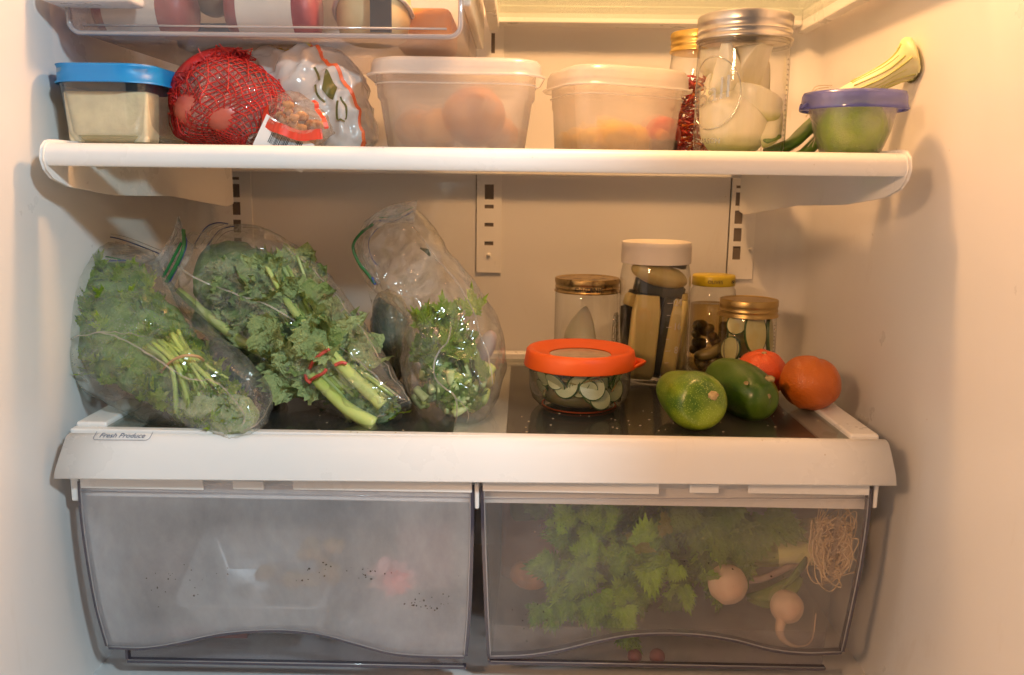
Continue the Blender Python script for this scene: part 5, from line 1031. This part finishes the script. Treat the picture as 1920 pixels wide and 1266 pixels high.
for pts, rads in (([(500, 500, .810), (545, 575, .790), (600, 640, .772), (650, 695, .757), (718, 760, .748)], [.002, .0035, .005, .0058, .006]), ([(455, 590, .804), (520, 650, .787), (590, 710, .767), (650, 765, .752), (702, 796, .746)], [.002, .0038, .005, .0064, .007]), ([(335, 545, .828), (400, 600, .808), (470, 650, .793), (560, 690, .778), (600, 700, .772)], [.0035, .005, .005, .004, .003]), ([(520, 470, .83), (560, 540, .81), (610, 600, .80), (640, 650, .79)], [.002, .003, .0035, .002])):
    p_ = path([P(*q) for q in pts], 26); v, f = tube(p_, [cr(rads, i / 25) for i in range(26)], 12); link('stalk', v, f, M['stalk'], kb)
for i in range(16):
    t_ = i / 15; a_ = (430 + 120 * t_ + R.uniform(-10, 10), 520 - 30 * t_ + R.uniform(-12, 12)); b_ = (575 + 50 * t_, 690 - 40 * t_); c_ = (660 + 85 * t_, 790 - 48 * t_ + R.uniform(-8, 4))
    v, f = tube(path([P(*a_, .822), P((a_[0] + b_[0]) / 2, (a_[1] + b_[1]) / 2 + 4, .795), P(*b_, .772), P(*c_, .757)], 14), R.uniform(.0014, .0026), 7); link('stem', v, f, M['stem'] if i % 3 else M['stem_end'], kb)
for pts in ([(578, 700, .772), (586, 680, .760), (602, 664, .754), (618, 655, .754)], [(580, 715, .765), (590, 708, .756), (606, 700, .750), (612, 692, .749)], [(572, 700, .768), (575, 712, .760), (582, 718, .757)], [(628, 685, .752), (640, 680, .751), (650, 682, .752)]):
    v, f = tube(path([P(*q) for q in pts], 14), .0017, 6); link('rubber_band', v, f, M['band_red'], kb)
# grey green vegetable between the bags
gb2 = P(738, 690, .92); gv = thing('wrapped_vegetable', 'pale grey green bundle wrapped in film seen between the kale bag and the flopped bag', 'vegetable', (gb2.x, .92, ZG))
v, f = blob((gb2.x, .92, ZG + .048), (.021, .024, .048), 22, Euler((0, radians(-8), 0)).to_matrix(), .12, 60, 4); link('leaves', v, f, solid('grey_green', (.24, .30, .21), .5, (.12, .17, .10), 26, bmp=1, bscale=80, bdist=.005), gv)
v, f = blob((gb2.x, .92, ZG + .050), (.0235, .0265, .050), 22, Euler((0, radians(-8), 0)).to_matrix(), .12, 60, 4); link('film', v, f, film_mat('wrap_film', .25, bscale=60), gv)

# ---------------- bag C: herbs in the flopped upright bag
C_ = Loft([(666, 470, 684, 415, .855, .003), (676, 505, 735, 385, .85, .009), (700, 545, 786, 392, .845, .016), (742, 578, 842, 470, .835, .026), (768, 606, 890, 530, .825, .034), (756, 640, 930, 590, .815, .040), (752, 690, 948, 655, .805, .042), (764, 735, 942, 712, .79, .040), (785, 775, 918, 768, .775, .032), (812, 800, 890, 798, .765, .018), (838, 813, 862, 812, .758, .003)], amp=.0050, seed=51, ridge=.7, creases=14)
bc = thing('zip_bag', 'upright zip bag with empty flopped top and herb stems in its lower half', 'zip bag', (P(850, 805, .77).x, .80, ZG), 'clear zip bags of greens')
M['film_c'] = film_mat('loose_film', .12, hcol=(.80, .74, .68), hscale=10)
C_.mesh(230, 170, 'film', M['film_c'], bc)
px_sheet([(783, 374, .852), (735, 384, .862), (700, 405, .862), (672, 440, .855), (664, 470, .850), (690, 520, .84), (702, 545, .835)], [(775, 420, .850), (740, 418, .852), (715, 425, .85), (694, 448, .845), (694, 480, .84), (706, 510, .835), (712, 530, .833)], film_mat('mouth_film_c', .30, hcol=(.8, .72, .66)), 'mouth_flap', bc, n=50)
for i, (pts, m_, wd) in enumerate((([(700, 420, .852), (676, 438, .848), (662, 462, .844), (672, 492, .840), (690, 515, .836), (702, 532, .832)], 'zip_green', .0036), ([(708, 428, .848), (692, 450, .844), (694, 475, .840), (706, 498, .836)], 'zip_blue', .0010), ([(782, 376, .850), (740, 388, .858), (708, 406, .858), (694, 428, .852), (686, 450, .848), (692, 478, .842), (712, 500, .835)], 'zip_clear', .0010), ([(710, 414, .853), (740, 414, .855), (774, 396, .851)], 'zip_blue', .0012), ([(711, 408, .854), (742, 405, .857), (775, 388, .852)], 'zip_green', .0012), ([(704, 534, .832), (698, 520, .834)], 'zip_blue', .003), ([(728, 392, .858), (755, 384, .856), (780, 376, .852)], 'zip_clear', .001))):
    px_strip(pts, wd, M[m_], {'zip_blue': 'zip_line', 'zip_green': 'zip_line', 'zip_clear': 'zip_ridge'}[m_], bc)
for a_ in (0.0, pi): wstrip(C_, [(.04, a_), (.3, a_), (.6, a_), (.97, a_)], .0016, M['seam'], 'side_seam', bc, .0003, 90)
wstrip(C_, [(.52, 1.5), (.62, 1.62), (.72, 1.75), (.80, 1.5), (.90, 1.45), (.985, 1.5)], .0016, M['seam'], 'seam', bc); wstrip(C_, [(.22, .9), (.36, .9), (.50, 1.0), (.62, .95), (.74, .55)], .0013, M['seam'], 'crease', bc); wstrip(C_, [(.80, 1.5), (.86, 1.1), (.93, .6)], .0010, M['seam'], 'crease', bc)
px_sheet([(690, 545, .90), (705, 600, .90), (722, 640, .89), (735, 690, .88)], [(790, 560, .87), (790, 600, .87), (770, 640, .86), (765, 690, .85)], film_mat('back_film', .14), 'back_flap', bc, wav=.006)
hb = thing('herb_bunch', 'bunch of leafy herbs with pale cut stem ends standing in the flopped bag', 'herbs', (P(850, 740, .79).x, .80, ZG + .01))
fill(C_, 'parsley', 36, .42, .60, (.45, .88), (.018, .032), hb, a0=1.2, a1=2.8, jit=.4); fill(C_, 'cress', 40, .50, .78, (.3, .85), (.014, .026), hb, a0=.3, a1=2.8)
core(C_, .50, .80, .50, hb, M['leafy'])
put_leaf('parsley', P(888, 592, .80), (0.1, -1, .2), (-.1, 0, 1), .032, hb)
v, f = tube(path([P(788, 465, .835), P(800, 470, .832), P(806, 480, .832)], 3), [.001, .0028, .001], 8, .4); link('dark_scrap', v, f, solid('dark_scrap', (.06, .07, .01), .4), hb)
M['pink_root'] = solid('pinkish_root', (.50, .34, .32), .5, (.62, .52, .44), 30); v, f = blob(P(912, 650, .83), (.009, .009, .017), 12, Euler((0, radians(20), 0)).to_matrix(), .1); link('pink_root', v, f, M['pink_root'], hb)
v, f = blob(P(914, 708, .81), (.008, .009, .010), 12, None, .1); link('yellow_leaf', v, f, solid('pale_yellow', (.62, .45, .14), .5), hb)
for i in range(58):
    t_ = R.random(); px = R.uniform(790, 908); py = R.uniform(695, 785 - abs(px - 850) * .35); Yq = .760 + abs(px - 850) * .00016 + R.uniform(0, .012) + (790 - py) * .00012
    p0 = P(px, py, Yq); d = Vector((R.gauss(0, .35), R.uniform(.35, 1.0), R.uniform(.2, .9))).normalized(); r_ = R.uniform(.0034, .0058)
    v, f = tube([p0 + d * .016 * k_ / 4 for k_ in range(5)], [r_ * .92, r_, r_, r_ * .95, r_ * .8], 9, R.uniform(.5, .9)); link('stem', v, f, M['stem_end'] if i % 3 else M['stem'], hb)

# ================================================================== CONTENTS OF THE CRISPER DRAWERS
zf = zdr + .003
M['turnip'] = solid('turnip_skin', (.74, .58, .42), .5, (.66, .44, .30), 30, bmp=.15, bscale=90, sss=.15)
M['straw_root'] = solid('straw_root', (.85, .66, .42), .6, (.70, .50, .28), 60); M['deep_green'] = solid('leek_leaf_green', (.05, .12, .012), .5, (.16, .22, .02), 30, stretch=(.3, 1, 1), bmp=.3, bscale=80)
for lab_, (px, py, Yq, r_), tail in (('round pale turnip at the centre right of the right drawer', (1364, 1096, .768, .0185), [(1352, 1080, .78), (1330, 1075, .80)]), ('smaller pale turnip with a long curling tail in the right drawer', (1475, 1138, .762, .0155), [(1468, 1150, .757), (1462, 1185, .752), (1475, 1205, .750), (1500, 1212, .750), (1522, 1200, .752), (1530, 1150, .756)])):
    c = P(px, py, Yq); g = thing('turnip', lab_, 'turnip', tuple(c), 'turnips in the right drawer'); v, f = blob(c, (r_, r_, r_), 20, None, .06, 40, px); link('root_ball', v, f, M['turnip'], g)
    p_ = path([P(*q) for q in tail], 24); v, f = tube(p_, [max(.0007, .0065 * (1 - i / 23) ** 2.2) for i in range(24)], 8); link('tail_root', v, f, M['turnip'], g)
    if px < 1400:
        v, f = tube(path([P(1380, 1088, .78), P(1430, 1085, .79), P(1480, 1062, .80), (P(1510, 1050, .81))], 14), .0035, 8); link('leaf_stem', v, f, M['pink_root'], g)
tg_ = thing('turnip_greens', 'dark green turnip leaves lying between the two turnips and the root tangle', 'greens', tuple(P(1450, 1100, .785)))
for pts, rads, fl in (([(1400, 1118, .785), (1440, 1115, .778), (1480, 1100, .776), (1500, 1080, .78)], [.002, .007, .009, .004], .35), ([(1460, 1110, .776), (1485, 1085, .772), (1505, 1060, .772), (1512, 1045, .775)], [.003, .006, .007, .003], .4), ([(1400, 1125, .78), (1440, 1130, .776), (1470, 1122, .774)], [.001, .006, .002], .3)):
    p_ = path([P(*q) for q in pts], 18); v, f = tube(p_, [cr(rads, i / 17) for i in range(18)], 12, fl); link('leaf', v, f, M['deep_green'], tg_)
# leeks lying across, roots to the right
M['leek_fade'] = solid('leek_fade', (.16, .22, .03), .5, (.30, .34, .06), 40, stretch=(.3, 1, 1))
lb2 = thing('leek_bundle', 'bundle of leeks tied with an orange band, pale shafts pointing right in the drawer', 'leeks', tuple(P(1450, 1020, .80)))
for i, (y0, y1, Yq, r_) in enumerate(((975, 1015, .815, .013), (1010, 1035, .80, .012), (950, 1000, .835, .014), (1040, 1040, .83, .013))):
    p_ = path([P(1150, y0 + 10, Yq + .03), P(1300, (y0 + y1) / 2 + 6, Yq + .01), P(1430, y1, Yq), P(1540, y1 - 4, Yq - .005)], 20)
    v, f = tube(p_, r_, 14, .8); link('green_part', v[:14 * 11], grid_faces(11, 14, True), M['deep_green'], lb2); link('pale_part', v[14 * 10:14 * 15], grid_faces(5, 14, True), M['leek_fade'], lb2); link('white_shaft', v[14 * 14:], grid_faces(6, 14, True), M['leek_white'], lb2)
v, f = tube(path([P(1432, 1035, .79), P(1440, 1015, .787), P(1452, 998, .79)], 8), .0022, 6); link('twist_band', v, f, solid('orange_band', (.8, .18, .04), .4), lb2)
vs, fs = [], []
for i in range(120):
    c = P(1562 + R.uniform(-18, 14), 1020 + R.gauss(0, 20), .752 + R.uniform(0, .02)); pts = [P(1530, 1010 + R.gauss(0, 14), .785)]; a = R.uniform(0, 2 * pi); rr_ = R.uniform(.008, .020)
    for k_ in range(5): a += R.uniform(.5, 1.0) * (1 if i % 2 else -1); pts.append(c + Vector((rr_ * .75 * cos(a), R.gauss(0, .003), rr_ * 1.25 * sin(a))) + Vector((R.gauss(0, .002), 0, R.gauss(0, .003))))
    v, f = tube(path(pts, 26), .00065, 4); n = len(vs); vs += v; fs += [tuple(j + n for j in x) for x in f]
tag(link('leek_roots', vs, fs, M['straw_root'], at=P(1572, 1020, .78), kind='stuff'), 'tangle of straw coloured leek roots at the right end of the drawer', 'roots')
# celery with its leaves toward the viewer
cel = thing('celery', 'bright green leafy celery filling the middle of the right drawer', 'celery', tuple(P(1180, 1060, .80)))
def clump(kind, cnt, px, py, Y, size, up=(0, 0, -1), jit=.5):
    for i in range(cnt):
        x = R.gauss(px[0], px[1]); y = R.gauss(py[0], py[1]); put_leaf(kind, P(x, y, R.uniform(*Y)), (R.gauss(0, jit), -1, R.gauss(0, jit)), Vector(up) + Vector((R.gauss(0, .7), 0, R.gauss(0, .5))), R.uniform(*size), cel)
clump('celery', 9, (1095, 30), (1000, 20), (.765, .78), (.024, .036), (.2, 0, 1)); clump('celery', 14, (1085, 35), (1070, 25), (.758, .775), (.024, .038), (-.4, 0, -.6)); clump('celery', 16, (1215, 45), (1050, 25), (.756, .775), (.024, .038), (-.5, 0, .3)); clump('celery', 10, (1240, 40), (1090, 14), (.758, .772), (.020, .032), (.2, 0, -.8)); clump('celery', 7, (1140, 30), (1135, 16), (.748, .762), (.026, .038), (.4, 0, -.8)); clump('yellow', 3, (1210, 16), (1020, 10), (.756, .762), (.020, .030), (.6, 0, .3)); clump('celery', 16, (1300, 50), (970, 30), (.79, .83), (.03, .045)); clump('celery', 14, (1200, 70), (985, 30), (.80, .84), (.03, .045)); clump('celery', 8, (1050, 20), (1120, 12), (.755, .765), (.022, .03), (-.5, 0, -.8)); clump('celery', 10, (1330, 40), (1060, 24), (.775, .80), (.025, .04)); clump('cress', 26, (1360, 50), (975, 26), (.765, .80), (.03, .05)); clump('cress', 14, (1130, 60), (960, 18), (.79, .82), (.03, .045)); clump('cress', 10, (1180, 60), (1100, 20), (.775, .79), (.03, .04))
for i in range(7):
    v, f = tube(path([P(1380 + i * 6, 960 + i * 14, .86), P(1280, 985 + i * 14, .84), P(1190 - i * 8, 1000 + i * 14, .81), P(1120 - i * 6, 1040 + i * 8, .785)], 16), [.006 - .00025 * k_ for k_ in range(16)], 9); link('stalk', v, f, M['stem'], cel)
vs, fs = blob(P(1220, 985, .87), (.085, .030, .040), 24, None, .25, 60, 2); tag(link('dark_greens', vs, fs, M['leafy'], at=P(1220, 985, .87)), 'dark leafy greens filling the back of the right drawer', 'greens')
# zucchini-like and carrots at the left of the right drawer
p_ = path([P(960, 955, .86), P(1030, 950, .85), P(1120, 945, .85), P(1200, 950, .86)], 20); v, f = tube(p_, [.008] + [.013] * 18 + [.006], 16); tag(link('cucumber', v, f, solid('dull_green', (.12, .12, .03), .5), at=p_[8]), 'dull green cucumber lying across the top left of the right drawer', 'cucumber')
p_ = path([P(965, 1060, .84), P(990, 1085, .83), P(1020, 1098, .82)], 12); v, f = tube(p_, [.004, .009, .012, .013, .013, .012, .011, .010, .008, .006, .004, .002], 14); tag(link('carrot', v, f, solid('dull_carrot', (.50, .20, .06), .6), at=p_[5]), 'blurred orange carrot at the left end of the right drawer', 'carrot')
MBx = MB(); q = P(990, 1040, .90); MBx.box(q.x - .03, q.x + .03, q.y, q.y + .06, zf, zf + .11); tag(MBx.build('paper_bag', solid('tan_paper', (.42, .25, .17), .7, (.36, .2, .14), 20), at=(q.x, q.y, zf), bevel=.006), 'tan paper bag standing behind the carrot in the right drawer', 'bag')
for i, (px, r_) in enumerate(((1190, .007), (1232, .0075))):
    q = P(px, 1231, .752); v, f = blob(q, (r_, r_, r_), 12); tag(link('radish', v, f, solid('radish_skin', (.16, .03, .035), .6), at=q), ('left', 'right')[i] + ' dark red radish seen low through the wavy gap of the right drawer', 'radish', 'radishes under the celery')
# left drawer: clamshell box of mushrooms, red wrapped thing, white packet
zf = zdl + .003
M['clam'] = clear('clamshell', (.95, .96, .96), (.8, .82, .82), haze=.42, hcol=(.75, .76, .76), refl=.06, amp=.3, rough=.3)
g = thing('clamshell_box', 'clear clamshell box of brown mushrooms in the middle of the left drawer', 'food container', tuple(P(520, 1080, .80)))
q = P(525, 1090, .80); mt = Matrix.Translation((q.x - .01, .800, q.z - .020)) @ Matrix.Rotation(radians(24), 4, 'X')
v, f = rloft([(0, .058, .040, .01), (.05, .066, .047, .012), (.052, .070, .051, .012)], mt); solidify(link('shell', v, f, M['clam'], g), .0012)
for k_ in range(7):
    z_ = .008 + k_ * .006; ring = rrect(.0595 + k_ * .001, .0415 + k_ * .001, .01, 4); v, f = tube([mt @ Vector((a_, b_, z_)) for a_, b_ in ring + ring[:1]], .0006, 4); link('rib', v, f, M['clam'], g)
v, f = tube([mt @ Vector((a_, b_, .0525)) for a_, b_ in rrect(.070, .051, .012, 5) + rrect(.070, .051, .012, 5)[:1]], .0014, 5); link('rim', v, f, M['clam'], g)
M['mush'] = solid('mushroom', (.36, .22, .07), .6, (.22, .11, .03), 50)
for i in range(14):
    px, py = R.uniform(490, 650), R.uniform(1015, 1090); q = P(px, py, R.uniform(.745, .765)); s_ = R.uniform(.007, .012); v, f = blob(q, (s_, s_, s_ * .7), 9, None, .4, 60, i); tag(link('mushroom', v, f, M['mush'], at=q), 'brown mushroom blurred behind the fogged left drawer', 'mushroom', 'mushrooms in the left drawer')
M['red_pulp'] = solid('red_pepper', (.72, .03, .03), .35, (.60, .10, .08), 40)
q = P(742, 1092, .742); v, f = blob(q, (.011, .008, .010), 16, None, .9, 90, 5); tag(link('red_pepper', v, f, M['red_pulp'], at=q), 'bright red pepper piece pressed against the fogged left drawer front', 'pepper')
q = P(735, 1080, .775); v, f = blob(q, (.018, .010, .015), 16, None, .9, 60, 8); tag(link('pink_package', v, f, solid('pink_wrap', (.55, .22, .20), .5), at=q), 'pinkish wrapped packet behind the red pepper in the left drawer', 'packet')
q = P(800, 1000, .88); MBx = MB().box(q.x - .035, q.x + .03, q.y, q.y + .05, zf, q.z + .012); tag(MBx.build('pink_carton', solid('pink_carton', (.40, .20, .19), .6), at=(q.x, q.y, zf), bevel=.008), 'dull pink carton at the back right of the left drawer', 'carton')
a = P(395, 1215, .79); b = P(484, 1190, .79); MBx = MB().box(a.x, b.x, .79, .88, zf, zf + .022); tag(MBx.build('white_packet', M['label_white'], at=(a.x, .79, zf), bevel=.004), 'white packet with dark red base seen through the wavy gap of the left drawer', 'packet')
a = P(325, 1225, .785); b = P(470, 1225, .785); tag(MB().box(a.x, b.x, .776, .786, zf, zf + .006).build('red_tray', solid('dark_red_tray', (.22, .05, .05), .5), at=(a.x, .78, zf)), 'dark red tray edge at the bottom of the left drawer', 'tray')
for px in (572, 655):
    q = P(px, 1205, .80); v, f = lathe([(.0005, .002), (.012, .001), (.015, .006), (.014, .016)], 30, (q.x, .80, zf)); tag(link('glass_cup', v, f, M['clam'], at=(q.x, .80, zf)), ('left' if px < 600 else 'right') + ' upturned clear cup seen in the wavy gap of the left drawer', 'cup', 'small cups in the left drawer')
q = P(310, 1060, .80); v, f = blob(q, (.034, .02, .028), 14, None, .3, 50, 9); tag(link('dark_package', v, f, solid('dull_brown', (.14, .10, .09), .7), at=q), 'dull brown bundle dimly visible at the left of the left drawer', 'bundle')
a = P(560, 960, .86); b = P(750, 975, .86); tag(MB().box(a.x, b.x, .86, .90, b.z, a.z).build('blue_box', solid('dull_blue', (.16, .16, .24), .5), at=(a.x, .86, b.z), bevel=.004), 'dull blue box high at the back of the left drawer', 'box')
# crumbs
M['crumb_green'] = solid('leaf_crumb', (.03, .07, .01), .6)
for i, (px, py) in enumerate(((520, 738), (606, 770), (372, 768))):
    g_ = P(px, py, .80); t_ = (ZG - CZ) / (g_.z - CZ); q = Vector((g_.x * t_, g_.y * t_, ZG + .001)); v, f = blob(q, (.004, .003, .001), 6, None, .8, 90, i); tag(link('leaf_crumb', v, f, M['crumb_green'], at=q), ('dark leaf scrap beside the purple bundle', 'dark leaf scrap under the kale bag', 'dark leaf scrap under the parsley bag')[i], 'leaf scrap', 'leaf scraps on the glass')

def front_specks(par, px, py, n, sd, spx, spy):
    rr = random.Random(sd); vs, fs = [], []
    for i in range(n):
        x = rr.gauss(px, spx); y = rr.gauss(py, spy); c = P(x, y, YD + .006); r_ = rr.uniform(.0003, .0011); k = len(vs)
        pts = [c + Vector((r_ * rr.uniform(.5, 1.3) * cos(j), -.006, r_ * rr.uniform(.5, 1.3) * sin(j))) for j in (0, 1.05, 2.1, 3.14, 4.2, 5.25)]
        vs += pts; fs.append(tuple(range(k, k + 6)))
    return link('grime_specks', vs, fs, M['grime'], par, kind='stuff')
M['grime'] = clear('grime', (.5, .42, .35), (.4, .3, .25), haze=.6, hcol=(.12, .08, .06), refl=.02)
for a_ in ((690, 1050, 34, 1, 26, 14), (860, 1030, 26, 2, 3, 22), (800, 1125, 30, 3, 25, 8), (600, 1060, 24, 4, 40, 18), (330, 1075, 26, 5, 40, 22), (350, 970, 14, 6, 70, 20), (700, 930, 16, 7, 40, 8)): front_specks(dl_, *a_)
for a_ in ((1060, 990, 20, 11, 30, 20), (1300, 1060, 16, 12, 90, 50), (990, 1150, 10, 13, 30, 30)): front_specks(dr_, *a_)
# crumbs on the glass and the front rail
rr_ = random.Random(3); vs, fs = [], []
for i in range(46):
    px = rr_.choice((rr_.uniform(560, 760), rr_.uniform(960, 1550), rr_.uniform(960, 1550))); py = rr_.uniform(770, 812); g_ = P(px, py, .80); t_ = (ZG - CZ) / (g_.z - CZ)
    v, f = blob((g_.x * t_, g_.y * t_, ZG + .0004), (rr_.uniform(.0004, .0013), rr_.uniform(.0004, .001), .0004), 4); n = len(vs); vs += v; fs += [tuple(j + n for j in x) for x in f]
tag(link('crumbs', vs, fs, solid('pale_crumb', (.55, .45, .28), .7), at=P(1250, 790, .74), kind='stuff'), 'tiny pale crumbs scattered on the crisper glass', 'crumbs')
